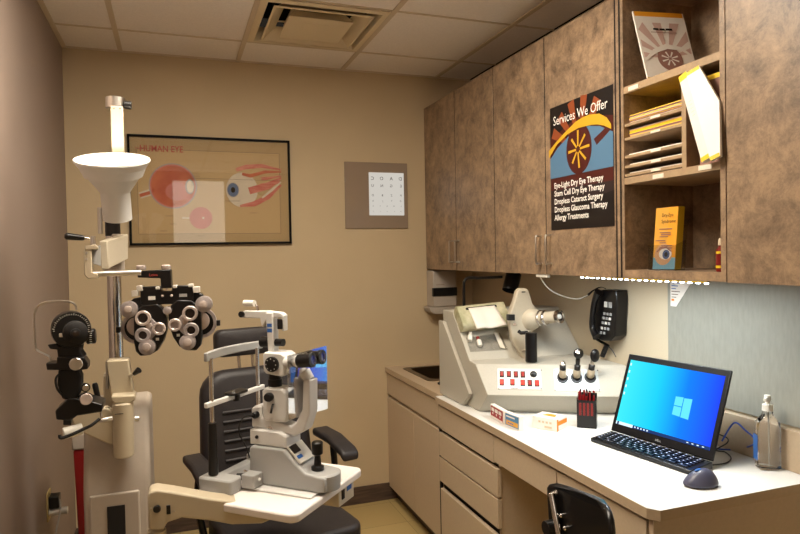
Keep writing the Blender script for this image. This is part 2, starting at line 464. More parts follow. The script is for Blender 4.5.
f = MB(); cone(f, .152, -.012, .05, -.002); f.box((-.055, -.055, -.003), (.055, .055, .0)); cone(f, .152, -.012, .12, .03); f.build('centre_plate', 'register_paint', t, world=False)
f = MB(); f.loop([(0, .19), (0, .2), (.16, .2), (.16, .19)], (0, 0, .06), (0, 0, 1)); f.box((-h, -h, .23), (h, h, .24)); f.build('duct_collar', 'duct_dark', t, world=False)
f = MB()
for s in (-1, 1):
    f.box((s * .12 - .006, -.17, .05), (s * .12 + .006, .17, .055)); f.box((-.17, s * .12 - .006, .056), (.17, s * .12 + .006, .061))
f.build('damper_bracket', 'register_paint', t, world=False)

# ------------------------------------------------------------ framed human eye print on the back wall
FX0, FX1, FZ0, FZ1 = -.216, .656, 1.597, 2.195
t = thing('framed_eye_print', 'black framed anatomical print of the human eye on the back wall', 'picture', (.22, D, FZ0))
f = MB(); fw = .012
for lo, hi in (((FX0, FZ0), (FX1, FZ0 + fw)), ((FX0, FZ1 - fw), (FX1, FZ1)), ((FX0, FZ0), (FX0 + fw, FZ1)), ((FX1 - fw, FZ0), (FX1, FZ1))):
    f.box((lo[0], D - .022, lo[1]), (hi[0], D - .0005, hi[1]))
f.build('frame', 'frame_black', t)
MB().box((FX0 + .01, D - .010, FZ0 + .01), (FX1 - .01, D - .004, FZ1 - .01)).build('backing', 'poster_board', t)
def pp(u, v): p = at(u, v, Y=D - .0105); return (p.x - FX0, p.z - FZ0)
a = ART((FX0, D - .0102, FZ0), X_, Z_)
W_, Hh = FX1 - FX0, FZ1 - FZ0
a.rect(.045, .06, W_ - .06, Hh - .075, 'grey_ink'); a.rect(.047, .062, W_ - .062, Hh - .077, 'poster_inner')
# section through the eye
ex, ey = pp(173, 186)
a.disc(ex + .075, ey - .005, .052, .062, 'eye_grey'); a.disc(ex + .075, ey - .005, .044, .054, 'eye_white')
a.strip([(ex - .17, ey - .055), (ex - .10, ey - .03)], .035, 'eye_white'); a.strip([(ex - .17, ey - .055), (ex - .08, ey - .025)], .018, 'eye_red')
a.disc(ex, ey, .125, .125, 'eye_grey'); a.disc(ex, ey, .119, .119, 'eye_pink'); a.disc(ex, ey, .112, .112, 'eye_red')
a.disc(ex + .02, ey - .03, .06, .05, 'eye_pink')
a.disc(ex + .088, ey - .002, .024, .042, 'eye_grey'); a.disc(ex + .09, ey - .002, .018, .034, 'eye_white')
a.disc(ex + .075, ey - .062, .022, .016, 'muscle')
# retina disc
rx, ry = pp(201, 218); a.strip([(rx - .10, ry), (rx - .04, ry)], .01, 'eye_white'); a.disc(rx, ry, .061, .061, 'eye_pink')
a.strip([(rx - .06, ry), (rx + .06, ry)], .002, 'muscle'); a.disc(rx + .012, ry, .006, .006, 'eye_white')
# whole eye with its muscles
qx, qy = pp(242, 190)
def ms(pts, w, m_='muscle'): a.strip([pp(*p) for p in pts], w, m_)
ms([(280, 182), (262, 186), (248, 194)], [.012, .03, .028])
a.disc(qx, qy, .088, .098, 'eye_white')
ms([(281, 170), (262, 166), (246, 167), (236, 170)], [.008, .022, .026, .02])
ms([(281, 172), (265, 172), (250, 176), (242, 174)], [.008, .018, .02, .014], 'eye_red')
ms([(281, 176), (270, 178), (261, 179)], [.006, .016, .018])
ms([(281, 178), (268, 186), (249, 191)], [.012, .04, .04])
ms([(281, 185), (268, 197), (254, 204), (240, 206)], [.010, .028, .03, .012])
ms([(281, 182), (272, 190), (262, 198)], [.006, .014, .01], 'eye_white')
ix, iy = pp(233, 190); a.disc(ix, iy, .034, .042, 'eye_grey'); a.disc(ix, iy, .030, .038, 'eye_blue'); a.disc(ix, iy, .012, .016, 'frame_black')
a.strip([pp(225, 201), pp(240, 201)], .002, 'grey_ink'); a.strip([pp(188, 178), pp(282, 181)], .0015, 'grey_ink')
for k in range(6):
    a.strip([pp(191, 174 + k * 2.2), pp(199 + (k % 3), 174 + k * 2.2)], .0018, 'grey_ink')
for (u, v) in ((166, 216), (170, 224), (198, 236), (250, 213), (160, 231)): a.strip([pp(u, v), pp(u + 7, v)], .002, 'grey_ink')
a.build('print', 'poster_inner', t)
text('title', ['HUMAN EYE'], at(139.5, 151, Y=D - .0108), X_, Z_, .048, 'red_ink', t, sx=.84, bold=.0006)
text('title_prefix', ['THE'], at(134.5, 149.5, Y=D - .0108), X_, Z_, .02, 'red_ink', t)
MB().box((FX0 + .01, D - .017, FZ0 + .01), (FX1 - .01, D - .0155, FZ1 - .01)).build('glass', 'picture_glass', t)

# ------------------------------------------------------------ mirror; the acuity chart's reflection is a glowing lettered sheet on it
t = thing('chart_mirror', 'grey square mirror on the back wall showing a reversed letter chart', 'mirror', (1.184, D, 1.683))
MB().box((.985, D - .01, 1.683), (1.388, D - .0005, 2.086)).build('mirror_plate', 'mirror_grey', t, bevel=.003)
CXa, CXb, CZa, CZb = 1.136, 1.362, 1.763, 2.025
MB().box((CXa, D - .0125, CZa), (CXb, D - .0102, CZb)).build('chart_reflection', 'chart_reflection_glow', t)
rows = [('DAOC', 2.0, .030, 4), ('EGNU', 1.953, .024, 4), ('PZBD', 1.892, .018, 4), ('OTJR', 1.856, .014, 4), ('LHKVS', 1.824, .011, 5), ('NRCTE', 1.79, .008, 5)]
for s_, z, sz, n in rows:
    for k, ch in enumerate(s_):
        text('reflected_letter', [ch], (CXb - .022 - k * (CXb - CXa - .045) / (n - 1) + sz * .35, D - .0128, z - sz * .7), -X_, Z_, sz, 'black_ink', t, thick=-.0004)

# ============================================================ OVERHEAD CABINETS
def handle(parent, x, y, z0, z1):
    m_ = MB(); m_.tube([(x + .03, y, z1), (x, y, z1), (x, y, z1 - .002), (x, y, z0 + .002), (x, y, z0), (x + .03, y, z0)], .0045, 10)
    return m_.build('handle', 'brushed', parent)
def over_cab(ya, yb, label, closed=True):
    """two-door unit from y=ya (far) to y=yb (near)"""
    t = thing('overhead_cabinet', label, 'cabinet', (XR, (ya + yb) / 2, ZCB), 0, 'overhead cabinets')
    m_ = MB(); m_.box((XC + .02, yb + .001, ZCB), (XR - .0055, ya - .001, ZCT)); m_.build('body', 'wood', t)
    mid = (ya + yb) / 2
    for k, (p, q) in enumerate(((ya, mid), (mid, yb))):
        d = MB().box((XC, q + .0036, ZCB - .002), (XC + .019, p - .0036, ZCT)).build('door', 'wood', t, bevel=.0012)
        MB().box((XC + .0015, q - .0034, ZCB), (XC + .0185, q + .0034, ZCT)).build('seam_shadow', 'dark_gap', t)
        hy = mid + (.038 if k == 0 else -.038)
        handle(d, XC - .028, hy, ZCB + .045, ZCB + .165)
    return t
YA = D - .001
over_cab(YA, D - 2 * DW, 'brown mottled two-door overhead cabinet in the corner by the back wall')
over_cab(D - 2 * DW, D - 4 * DW, 'brown mottled two-door overhead cabinet carrying the services poster')
YS0, YS1 = D - 4 * DW, 1.405
over_cab(YS1, YS1 - 2 * DW, 'brown mottled two-door overhead cabinet to the right of the open shelves')
# open shelf unit
t = thing('open_shelf_unit', 'brown mottled open overhead shelf unit with narrow paper slots', 'shelf unit', (XR, (YS0 + YS1) / 2, ZCB))
SF = XC + .002; YI0, YI1 = 1.842, 1.425
MB().box((SF, YI0, ZCB), (XR - .006, YS0 - .001, ZCT)).build('side_panel', 'wood', t)
MB().box((SF, YS1 + .001, ZCB), (XR - .006, YI1, ZCT)).build('side_panel', 'wood', t)
MB().box((XR - .012, YI1, ZCB), (XR - .0055, YI0, ZCT)).build('back_panel', 'wood', t)
MB().box((SF, YI1, ZCB), (XR - .012, YI0, ZCB + .027)).build('bottom_board', 'wood', t)
MB().box((SF, YI1, ZCT - .02), (XR - .012, YI0, ZCT)).build('top_board', 'wood', t)
MB().box((SF - .002, YI0 + .014, ZCB), (SF - .0003, YI0 + .021, ZCT)).build('seam', 'dark_gap', t)
Z1T, Z1B, Z2T, Z2B = 2.098, 2.074, 1.779, 1.756
MB().box((SF + .001, YI1, Z1B), (XR - .012, YI0, Z1T)).build('shelf', 'wood_edge', t)
MB().box((SF + .001, YI1, Z2B), (XR - .012, YI0, Z2T)).build('shelf', 'wood_edge', t)
YD0, YD1 = 1.576, 1.558
MB().box((SF + .004, YD1, Z2T), (XR - .012, YD0, Z1B)).build('divider', 'wood_edge', t)
slot_z = []
for v in (116.5, 131, 150, 160.5, 169.5):
    z = at(652, v, X=SF + .004).z; slot_z.append(z)
    MB().box((SF + .004, YD0, z - .009), (XR - .012, YI0, z)).build('slot_shelf', 'wood_edge', t)
lab = [(634, 88, Z1B + .004, .05)] + [(655, 0, z - .0075, .045) for z in slot_z] + [(658, 0, Z2B + .003, .05), (705, 0, Z2B + .006, .05)]
for u, v, z, L_ in lab:
    y = at(u, 150, X=SF).y
    b = MB().box((SF - .0012 + (.003 if L_ == .045 else 0), y - L_ / 2, z), (SF + .0015 + (.003 if L_ == .045 else 0), y + L_ / 2, z + (.0075 if L_ == .045 else .014))).build('shelf_label', 'ivory_label', t)

# papers lying in the slots
def paper_stack(z, n, y0, y1, mats, label, x0=SF + .02):
    t = thing('paper_stack', label, 'papers', (x0 + .1, (y0 + y1) / 2, z), 0, 'leaflets in the narrow slots')
    zz = z
    for k in range(n):
        th = .0035; j = random.uniform(-.004, .004)
        MB().box((x0 + abs(j), y0 + .003 + j * .5, zz), (x0 + .24, y1 - .003 + j * .5, zz + th)).build('sheet_bundle', mats[k % len(mats)], t)
        zz += th + .0001
S5 = slot_z
paper_stack(S5[0], 9, YD0, YI0, ['yellow_print', 'paper', 'rose_brown', 'yellow_print', 'paper_pink'], 'thick stack of yellow and pink leaflets in the topmost slot')
paper_stack(S5[1], 8, YD0, YI0, ['yellow_print', 'yellow_print', 'paper_pink', 'rose_brown', 'yellow_print'], 'thick stack of yellow and pink leaflets in the second slot from top')
paper_stack(S5[2], 2, YD0, YI0, ['paper'], 'thin white papers in the third slot from top')
paper_stack(S5[3], 2, YD0, YI0, ['paper'], 'thin white papers in the fourth slot from top')
paper_stack(S5[4], 2, YD0, YI0, ['paper'], 'thin white papers in the lowest slot above the shelf board')
paper_stack(Z2T, 2, YD0, YI0, ['paper'], 'thin white papers on the shelf board under all the slots')

# leaning brochure in the top compartment
def sheet_frame(P0, P1, P2):
    """right and up axes from three corners: bottom-left, bottom-right, top-left"""
    r = (P1 - P0); u = (P2 - P0); return P0, r, u
BL = Vector((1.532, 1.742, Z1T + .001)) 
rr = Vector((.985, -.17, 0)).normalized(); uu = Vector((0, .34, .94)); uu = (uu - rr * uu.dot(rr)).normalized(); nn = rr.cross(uu)
t = thing('eye_folder', 'white folder with a rosy eye design leaning in the top shelf compartment', 'folder', BL)
bw, bh = .195, .285
MB().hexa([BL - nn * .006, BL + rr * bw - nn * .006, BL + rr * bw + uu * bh - nn * .006, BL + uu * bh - nn * .006], [BL, BL + rr * bw, BL + rr * bw + uu * bh, BL + uu * bh]).build('cover', 'paper', t)
def eye_art(a, W, Hh, ray, iris, lid, base, x=0, y=0):
    cx, cy = x + W * .5, y + Hh * .36
    for k, an in enumerate(range(12, 170, 26)):
        t0, t1 = math.radians(an), math.radians(an + 13)
        def ray_pt(tt):
            L_ = min(abs((W * .47) / (math.cos(tt) or 1e-6)), (Hh * .55) / max(math.sin(tt), .05)); return (cx + L_ * math.cos(tt), cy + L_ * math.sin(tt))
        a.poly([(cx + .2 * W * math.cos(t0), cy + .2 * W * math.sin(t0)), ray_pt(t0), ray_pt(t1), (cx + .2 * W * math.cos(t1), cy + .2 * W * math.sin(t1))], ray)
    if base: a.poly([(x + W * .02, y + Hh * .27), (x + W * .2, y + Hh * .40), (x + W * .5, y + Hh * .5), (x + W * .8, y + Hh * .46), (x + W * .98, y + Hh * .36), (x + W * .98, y + Hh * .02), (x + W * .02, y + Hh * .02)], base)
    a.disc(cx + W * .02, cy - Hh * .02, W * .24, Hh * .19, iris)
    for k in range(8):
        t0 = math.radians(k * 45 + 22); a.strip([(cx + W * .02 + .03 * W * math.cos(t0), cy - Hh * .02 + .03 * W * math.sin(t0)), (cx + W * .02 + .17 * W * math.cos(t0), cy - Hh * .02 + .15 * W * math.sin(t0))], [W * .015, W * .035], lid)
    a.strip([(x + W * .02, y + Hh * .30), (x + W * .25, y + Hh * .45), (x + W * .5, y + Hh * .53), (x + W * .78, y + Hh * .5), (x + W * .98, y + Hh * .38)], [W * .03, W * .09, W * .11, W * .08, W * .03], lid)
a = ART(BL, rr, uu); a.rect(bw * .02, bh * .93, bw * .98, bh, 'orange_print'); a.rect(0, 0, bw, .012, 'yellow_print')
eye_art(a, bw, bh * .92, 'paper_pink', 'rose_brown', 'paper', None)
a.build('cover_print', 'paper', t)
a = ART(BL + nn * .003, rr, uu); a.rect(.062, .206, .082, .214, 'black_ink'); a.rect(.086, .206, .106, .213, 'black_ink'); a.rect(.110, .206, .135, .214, 'black_ink'); a.rect(.05, .195, .15, .1975, 'rose_brown'); a.build('title_print', 'black_ink', t)

# two tall folders leaning in the right column
def upright(name, label, P, lean, W, Hh, th, m_, group):
    """folder standing face to the room: P bottom far corner; lean = top shift towards far side"""
    r_ = Vector((0, -1, 0)); u_ = Vector((0.04, lean, 1)).normalized(); r_ = (r_ - u_ * r_.dot(u_)).normalized(); n_ = r_.cross(u_)
    t = thing(name, label, 'folder', P, 0, group)
    MB().hexa([P, P + r_ * W, P + r_ * W + u_ * Hh, P + u_ * Hh], [P - n_ * th, P + r_ * W - n_ * th, P + r_ * W + u_ * Hh - n_ * th, P + u_ * Hh - n_ * th]).build('cover', m_, t)
    return t, P, r_, u_, n_
P = Vector((1.478, 1.462, Z2T + .001))
t, P, r_, u_, n_ = upright('tall_folder', 'white tall folder with yellow ends leaning in front of the right shelf column', P, .36, .032, .295, .02, 'paper', 'leaning tall folders')
a = ART(P, r_, u_); a.rect(0, .275, .032, .295, 'yellow_print'); a.rect(0, 0, .032, .014, 'yellow_print')
for k in range(5): a.strip([(.012, .15 + k * .012), (.024, .15 + k * .012)], .001, 'paper_pink')
a.build('spine_print', 'paper', t)
P = Vector((1.476, 1.428, Z2T + .001))
r_ = Vector((.25, -.97, 0)); 
t = thing('tall_folder', 'white broad folder leaning against the narrower one at the shelf column', 'folder', P, 0, 'leaning tall folders')
u_ = Vector((.04, .36, 1)).normalized(); r_ = (r_ - u_ * r_.dot(u_)).normalized(); n_ = r_.cross(u_)
P0 = P - u_ * 0
q = [P0, P0 + r_ * .03, P0 + r_ * .07 + u_ * .16, P0 + r_ * .042 + u_ * .3, P0 + u_ * .3]
MB().hexa(q, [p - n_ * .012 for p in q]).build('cover', 'white', t)
a = ART(P0, r_, u_); a.poly([(0, .288), (.042, .288), (.042, .3), (0, .3)], 'yellow_print'); a.rect(0, 0, .03, .012, 'yellow_print'); a.build('cover_print', 'yellow_print', t)
P = Vector((1.54, 1.50, Z2T + .001))
t = thing('brochure', 'brown and yellow brochure standing behind the white tall folders', 'brochure', P)
MB().box((1.54, 1.428, Z2T + .001), (1.546, 1.53, Z2T + .27)).build('cover', 'rose_brown', t)
a = ART((1.5399, 1.53, Z2T), -Y_, Z_); a.rect(0, .255, .1, .27, 'yellow_print'); a.build('cover_print', 'yellow_print', t)

# dry eye leaflet holder in the lower compartment
ZB = ZCB + .0275
hb = at(650, 270, Z=ZB); hb = Vector((1.545, 1.765, ZB))
t = thing('leaflet_holder', 'clear acrylic leaflet holder in the lower shelf compartment', 'leaflet holder', (hb.x, hb.y, ZB))
rr = Vector((.10, -.995, 0)).normalized(); nn = Vector((-rr.y, rr.x, 0)) * -1    # nn faces the room
nn = rr.cross(Z_)
f = MB(); W = .115
for (a0, b0, hh) in ((0, 0, .085),):
    A = hb.copy()
    f.hexa([A, A + rr * W, A + rr * W - nn * -.002, A - nn * -.002], [A + Z_ * hh, A + rr * W + Z_ * hh, A + rr * W + nn * .002 + Z_ * hh, A + nn * .002 + Z_ * hh])
    f.hexa([A - nn * .04, A - nn * .04 + rr * W, A - nn * .042 + rr * W, A - nn * .042], [A - nn * .055 + Z_ * .15, A - nn * .055 + rr * W + Z_ * .15, A - nn * .057 + rr * W + Z_ * .15, A - nn * .057 + Z_ * .15])
    for s_ in (0, W): f.hexa([A + rr * s_, A + rr * (s_ + .002), A + rr * (s_ + .002) - nn * .04, A + rr * s_ - nn * .04], [A + rr * s_ + Z_ * hh, A + rr * (s_ + .002) + Z_ * hh, A + rr * (s_ + .002) - nn * .045 + Z_ * .1, A + rr * s_ - nn * .045 + Z_ * .1])
    f.hexa([A, A + rr * W, A + rr * W - nn * .04, A - nn * .04], [A + Z_ * .002, A + rr * W + Z_ * .002, A + rr * W - nn * .04 + Z_ * .002, A - nn * .04 + Z_ * .002])
f.build('holder', 'acrylic_box', t)
t = thing('dry_eye_leaflets', 'bundle of yellow dry eye leaflets standing in the clear holder', 'leaflets', (hb.x + .01, hb.y, ZB))
A = hb + rr * .012 - nn * .006 + Z_ * .003; W = .092; uu = (Z_ - nn * .10).normalized(); Hh = .21; th = .03
MB().hexa([A, A + rr * W, A + rr * W + uu * Hh, A + uu * Hh], [A - nn * th, A + rr * W - nn * th, A + rr * W + uu * Hh - nn * th, A + uu * Hh - nn * th]).build('leaflet_bundle', 'yellow_print', t)
nn2 = rr.cross(uu)
a = ART(A, rr, uu); a.rect(0, 0, W, Hh, 'orange_print'); a.rect(0, 0, W, .04, 'sky_print')
a.rect(.0, .04, W * .6, Hh, 'amber_card'); a.disc(.042, .05, .036, .036, 'skin_print'); a.disc(.05, .052, .026, .019, 'white'); a.disc(.054, .05, .015, .016, 'eye_blue'); a.disc(.054, .05, .007, .008, 'black_ink')
a.strip([(.014, .058), (.03, .072), (.055, .074), (.074, .06)], [.004, .008, .007, .003], 'rose_brown')
a.build('front_print', 'orange_print', t)
text('front_lettering', ['Dry-Eye', 'Syndrome'], A + rr * .028 + uu * .178 + nn2 * .0025, rr, uu, .017, 'black_ink', t, sx=.85)
a = ART(A + nn2 * .0025, rr, uu)
for x0_, x1_, z_ in ((.02, .075, .135), (.024, .07, .123), (.03, .07, .116), (.024, .06, .109), (.008, .05, .096), (.026, .052, .088), (.035, .078, .078), (.062, .08, .070)): a.rect(x0_, z_, x1_, z_ + .003, 'rose_brown')
a.build('small_print', 'rose_brown', t)

# small bottles at the right end of the lower compartment
bp = at(712.5, 273, X=1.535)
for k, (dx, dy, hh, label) in enumerate(((0, .018, .10, 'small red and yellow labelled bottle at the right end of the lower shelf'), (.03, .005, .12, 'small bottle with blue label behind the red labelled one'))):
    bx, by = 1.54 + dx, 1.435 + dy
    t = thing('small_bottle', label, 'bottle', (bx, by, ZB), 0)
    MB().lathe([(0, .012), (.002, .014), (.065, .014), (.074, .006), (.08, .006)], (bx, by, ZB), Z_).build('body', ['dark_red', 'blue_card'][k], t)
    MB().lathe([(.08, .008), (hh - .004, .007), (hh, .005)], (bx, by, ZB), Z_).build('cap', ['tan_label', 'white'][k], t)
    f = MB(); f.lathe([(.012, .0143), (.02, .0143)], (bx, by, ZB), Z_, cap=False); f.lathe([(.055, .0143), (.062, .0143)], (bx, by, ZB), Z_, cap=False); f.build('label_band', 'yellow_print', t)

# services poster on the fourth door
PY0, PY1, PZ0, PZ1 = 2.297, 1.893, 1.613, 2.123
t = thing('services_poster', 'dark poster with a yellow eye design taped to the overhead cabinet door', 'poster', (XC, 2.1, PZ0))
MB().box((XC - .0016, PY1, PZ0), (XC - .0003, PY0, PZ1)).build('sheet', 'poster_black', t)
a = ART((XC - .0016, PY0, PZ0), -Y_, Z_); W, Hh = PY0 - PY1, PZ1 - PZ0
def pq(u, v): p = at(u, v, X=XC - .0018); return (PY0 - p.y, p.z - PZ0)
a.poly([(0, .18), (W, .18), (W, .40), (W * .5, .44), (0, .38)], 'poster_maroon')
a.poly([(0, .165), (W, .165), (W, .215), (0, .215)], 'poster_maroon')
a.poly([(0, .05), (W, .05), (W, .165), (0, .165)], 'poster_brown')
a.poly([(0, 0), (W, 0), (W, .13), (0, .07)], 'poster_black')
cx, cy = pq(580, 150)
for an0, an1, c_ in ((158, 146, 'poster_orange'), (136, 124, 'poster_orange'), (112, 100, 'poster_orange'), (88, 76, 'poster_orange'), (64, 50, 'poster_orange')):
    t0, t1 = math.radians(an0), math.radians(an1); r0, r1 = .1, .21
    a.poly([(max(0, min(W, cx + r0 * math.cos(t0))), cy + r0 * math.sin(t0)), (max(0, min(W, cx + r1 * math.cos(t0))), cy + r1 * math.sin(t0)), (max(0, min(W, cx + r1 * math.cos(t1))), cy + r1 * math.sin(t1)), (max(0, min(W, cx + r0 * math.cos(t1))), cy + r0 * math.sin(t1))], c_)
a.poly([pq(549.5, 160), pq(560, 146), pq(572, 134), pq(590, 128), pq(612, 128), (W, pq(612, 171)[1] + .0), (W, .215), (0, .215)] if False else [(0, .215), (W, .215), (W, pq(611.5, 132)[1]), pq(600, 126), pq(585, 126), pq(570, 135), pq(558, 148), (0, pq(550, 160)[1])], 'poster_blue')
a.poly([pq(594, 139), pq(611.5, 122), pq(611.5, 129), pq(597, 145)], 'poster_maroon')
cx, cy = pq(579, 149); a.disc(cx, cy, .082, .098, 'poster_maroon')
for k in range(8):
    t0 = math.radians(k * 45 + 3); L_ = .068 if k % 2 == 0 else .062
    a.strip([(cx - .004 + .012 * math.cos(t0), cy + .012 * math.sin(t0)), (cx + L_ * math.cos(t0), cy + (L_ + .006) * math.sin(t0))], [.008, .011], 'poster_yellow')
a.poly([pq(x, y) for x, y in ((549.6, 151), (556, 143), (564, 134), (576, 122), (583, 117.5), (589, 114.8), (600, 113.6), (607.4, 117.5), (611.6, 124), (612, 129), (604.4, 125.5), (598, 124.5), (591, 125), (579, 128), (568.5, 134), (558, 144.4), (549.6, 158.5))], 'poster_yellow')
a.build('artwork', 'poster_blue', t)
text('heading', ['Services We Offer'], (XC - .0048, PY0 - .028, PZ0 + .432), -Y_, Z_, .053, 'white', t, sx=.87)
text('service_list', ['Eye-Light Dry Eye Therapy', 'Stem Cell Dry Eye Therapy', 'Dropless Cataract Surgery', 'Dropless Glaucoma Therapy', 'Allergy Treatments'], (XC - .0048, PY0 - .03, PZ0 + .172), -Y_, Z_, .0325, 'white', t, sx=.9, line=1.02, bold=.0006)

# LED strip under the front edge
t = thing('led_strip', 'white LED strip glowing under the overhead cabinet edge', 'LED strip', (XC + .012, 1.8, ZCB - .004))
MB().box((XC + .004, 1.478, ZCB - .0055), (XC + .016, 2.11, ZCB - .0025)).build('tape', 'yellow_print', t)
for k in range(20):
    y = 1.487 + k * .0325
    MB().box((XC + .006, y - .0045, ZCB - .0095), (XC + .014, y + .0045, ZCB - .0058)).build('led', 'led_glow', t)
la = bpy.data.lights.new('led_light', 'AREA'); la.shape = 'RECTANGLE'; la.size = .02; la.size_y = .68; la.energy = LED_POWER; la.color = (.86, .95, 1)
lo = bpy.data.objects.new('led_light', la); C.objects.link(lo); lo.parent = t; lo.location = (.0, .02, -.012)
# connector, cord and phone lead
t = thing('lamp_connector', 'small white connector box under the overhead cabinet with a hanging cord', 'connector', (XC + .02, 2.36, ZCB - .002))
y0 = at(543, 275, X=XC + .012).y
MB().box((XC + .003, y0 - .045, ZCB - .016), (XC + .02, y0 + .045, ZCB - .0025)).build('box', 'white_plastic', t, bevel=.002)
pts = [at(540, 277, X=XC + .012), at(548, 288, X=1.56), at(560, 295, X=1.63), at(577, 299, X=1.72), at(588, 295, X=1.77)]
MB().tube(pts, .0025, 8, smooth=6).build('cord', 'white_plastic', t)
MB().tube([pts[-1], at(594, 290, X=1.79), at(601, 287, X=1.8), at(606, 289, X=1.8)], [.006, .003, .002, .002], 8, smooth=3).build('plug_lead', 'black_plastic', t)
# ============================================================ BASE CABINETS AND DESK
XS, ZS, XDK, ZD, YE = 1.220, .826, 1.2, .82, 1.36
YSI = 2.868                                    # sink unit / desk joint
t = thing('sink_counter', 'beige laminate counter with an inset steel sink in the corner', 'counter', (XR, 3.3, ZS - .032))
# counter top with a hole for the sink
sx0, sx1, sy0, sy1 = 1.315, 1.70, 3.20, 3.60
f = MB()
for lo, hi in (((XS, YSI), (sx0, D - .001)), ((sx1, YSI), (XR - .001, D - .001)), ((sx0, YSI), (sx1, sy0)), ((sx0, sy1), (sx1, D - .001))):
    f.box((lo[0], lo[1], ZS - .03), (hi[0], hi[1], ZS))
f.build('worktop', 'desk_laminate', t)
f = MB(); f.loop([(0, .0), (0, .0)], (0, 0, 0), (0, 0, 1)) if False else None
t2 = thing('sink', 'steel sink basin with a drain, set in the corner counter', 'sink', ((sx0 + sx1) / 2, (sy0 + sy1) / 2, ZS))
cxs, cys = (sx0 + sx1) / 2, (sy0 + sy1) / 2; hx, hy = (sx1 - sx0) / 2, (sy1 - sy0) / 2
def rr_loop(hx, hy, r, z, n=5):
    L = []
    for (cx, cy, a0) in ((1, 1, 0), (-1, 1, 90), (-1, -1, 180), (1, -1, 270)):
        for k in range(n + 1):
            a = math.radians(a0 + 90 * k / n); L.append(Vector((cxs + cx * (hx - r) + r * math.cos(a), cys + cy * (hy - r) + r * math.sin(a), z)))
    return L
f = MB(); Ls = [rr_loop(hx + .02, hy + .02, .03, ZS + .0005), rr_loop(hx + .018, hy + .018, .03, ZS + .003), rr_loop(hx - .015, hy - .015, .05, ZS + .003), rr_loop(hx - .025, hy - .025, .06, ZS - .13), rr_loop(.03, .03, .029, ZS - .135)]
vs = [p for L in Ls for p in L]; n = len(Ls[0]); fs = []
for i in range(len(Ls) - 1):
    for k in range(n): fs.append((i * n + k, i * n + (k + 1) % n, (i + 1) * n + (k + 1) % n, (i + 1) * n + k))
fs.append(tuple(range((len(Ls) - 1) * n, len(Ls) * n)))
f.add(vs, fs).build('basin', 'steel_sink', t2)
MB().lathe([(0, .028), (.004, .028), (.004, .01)], (cxs, cys, ZS - .134), Z_).build('drain', 'black_plastic', t2)
cc = at(437.5, 384, Z=ZS + .001)
t = thing('sink_stopper', 'round dark rubber stopper on the counter by the sink', 'stopper', cc)
MB().lathe([(0, .03), (.006, .032), (.01, .026), (.01, .008), (.018, .007)], (cc.x + .03, cc.y - .01, ZS + .0005), Z_).build('disc', 'rubber', t)

t = thing('sink_cabinet', 'beige laminate base cabinet with two doors under the corner sink', 'cabinet', (XR, 3.3, 0))
XF = XS + .012
f = MB(); f.box((XF + .02, YSI + .001, .08), (XR - .001, YSI + .02, ZS - .032)); f.box((XF + .02, D - .02, .08), (XR - .001, D - .001, ZS - .032)); f.box((XF + .02, YSI + .02, .08), (XR - .001, D - .02, .1))
f.box((XF + .02, YSI + .02, .1), (XF + .03, D - .02, ZS - .045)); f.build('carcass', 'cab_laminate', t)
MB().box((XF + .014, YSI + .001, ZS - .055), (XF + .0195, D - .001, ZS - .033)).build('shadow_gap', 'dark_gap', t)
MB().box((XF + .05, YSI + .001, 0), (XF + .07, D - .001, .08)).build('toe_kick', 'baseboard', t)
za, zb = ZS - .04, ZS - .04 - .125
MB().box((XF, YSI + .004, zb), (XF + .019, D - .002, za)).build('false_front', 'cab_laminate', t, bevel=.0015)
my = (YSI + D) / 2 - .03
for p, q in ((YSI + .004, my - .002), (my + .002, D - .002)):
    MB().box((XF, p, .085), (XF + .019, q, zb - .022)).build('door', 'cab_laminate', t, bevel=.0015)

# desk top with chamfered near corner
t = thing('desk_counter', 'long desk counter with white top and beige edge along the right wall', 'counter', (XR, 2.1, ZD - .03))
poly = [(XDK, YSI - .002), (XDK, YE + .028), (XDK + .022, YE), (XR - .001, YE), (XR - .001, YSI - .002)]
f = MB(); f.hexa([Vector((x, y, ZD - .03)) for x, y in poly], [Vector((x, y, ZD - .001)) for x, y in poly], 'desk_laminate')
f.hexa([Vector((x + (.001 if x < 1.5 else 0), y, ZD - .001)) for x, y in poly], [Vector((x + (.001 if x < 1.5 else 0), y, ZD)) for x, y in poly], 'desk_top')
f.build('worktop', 'desk_laminate', t)
struct(MB().box((XR - .021, YE, ZD + .0005), (XR - .006, 2.17, ZD + .13)).build('trim_2', 'desk_laminate', bevel=.002))

def fronts(t, rows, y0, y1, x=XDK + .01):
    for za, zb in rows:
        MB().box((x, y1 + .002, zb), (x + .019, y0 - .002, za)).build('drawer_front', 'cab_laminate', t, bevel=.0015)
YB1 = 2.262
t = thing('drawer_cabinet', 'beige laminate four-drawer base cabinet with its bottom drawer slightly open', 'cabinet', (XR, 2.55, 0))
f = MB(); f.box((XDK + .03, YB1, .08), (XR - .002, YB1 + .018, ZD - .031)); f.box((XDK + .03, YSI - .022, .08), (XR - .002, YSI - .003, ZD - .031)); f.box((XDK + .03, YB1 + .018, .08), (XR - .002, YSI - .022, .1))
f.build('carcass', 'cab_laminate', t)
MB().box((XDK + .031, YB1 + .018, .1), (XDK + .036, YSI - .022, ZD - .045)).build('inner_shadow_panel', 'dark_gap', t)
MB().box((XDK + .07, YB1, 0), (XDK + .09, YSI - .003, .08)).build('toe_kick', 'baseboard', t)
YDF = YSI - .016
z_ = ZD - .042
YT = at(493.5, 450, X=XDK + .01).y; YL = at(497.7, 480, X=XDK + .01).y
fronts(t, [(z_, z_ - .112)], YDF, YT)
fronts(t, [(z_ - .130, z_ - .245), (z_ - .253, z_ - .372)], YDF, YL)
fronts(t, [(z_ - .402, .09)], YDF - .02, YL, XDK + .006)
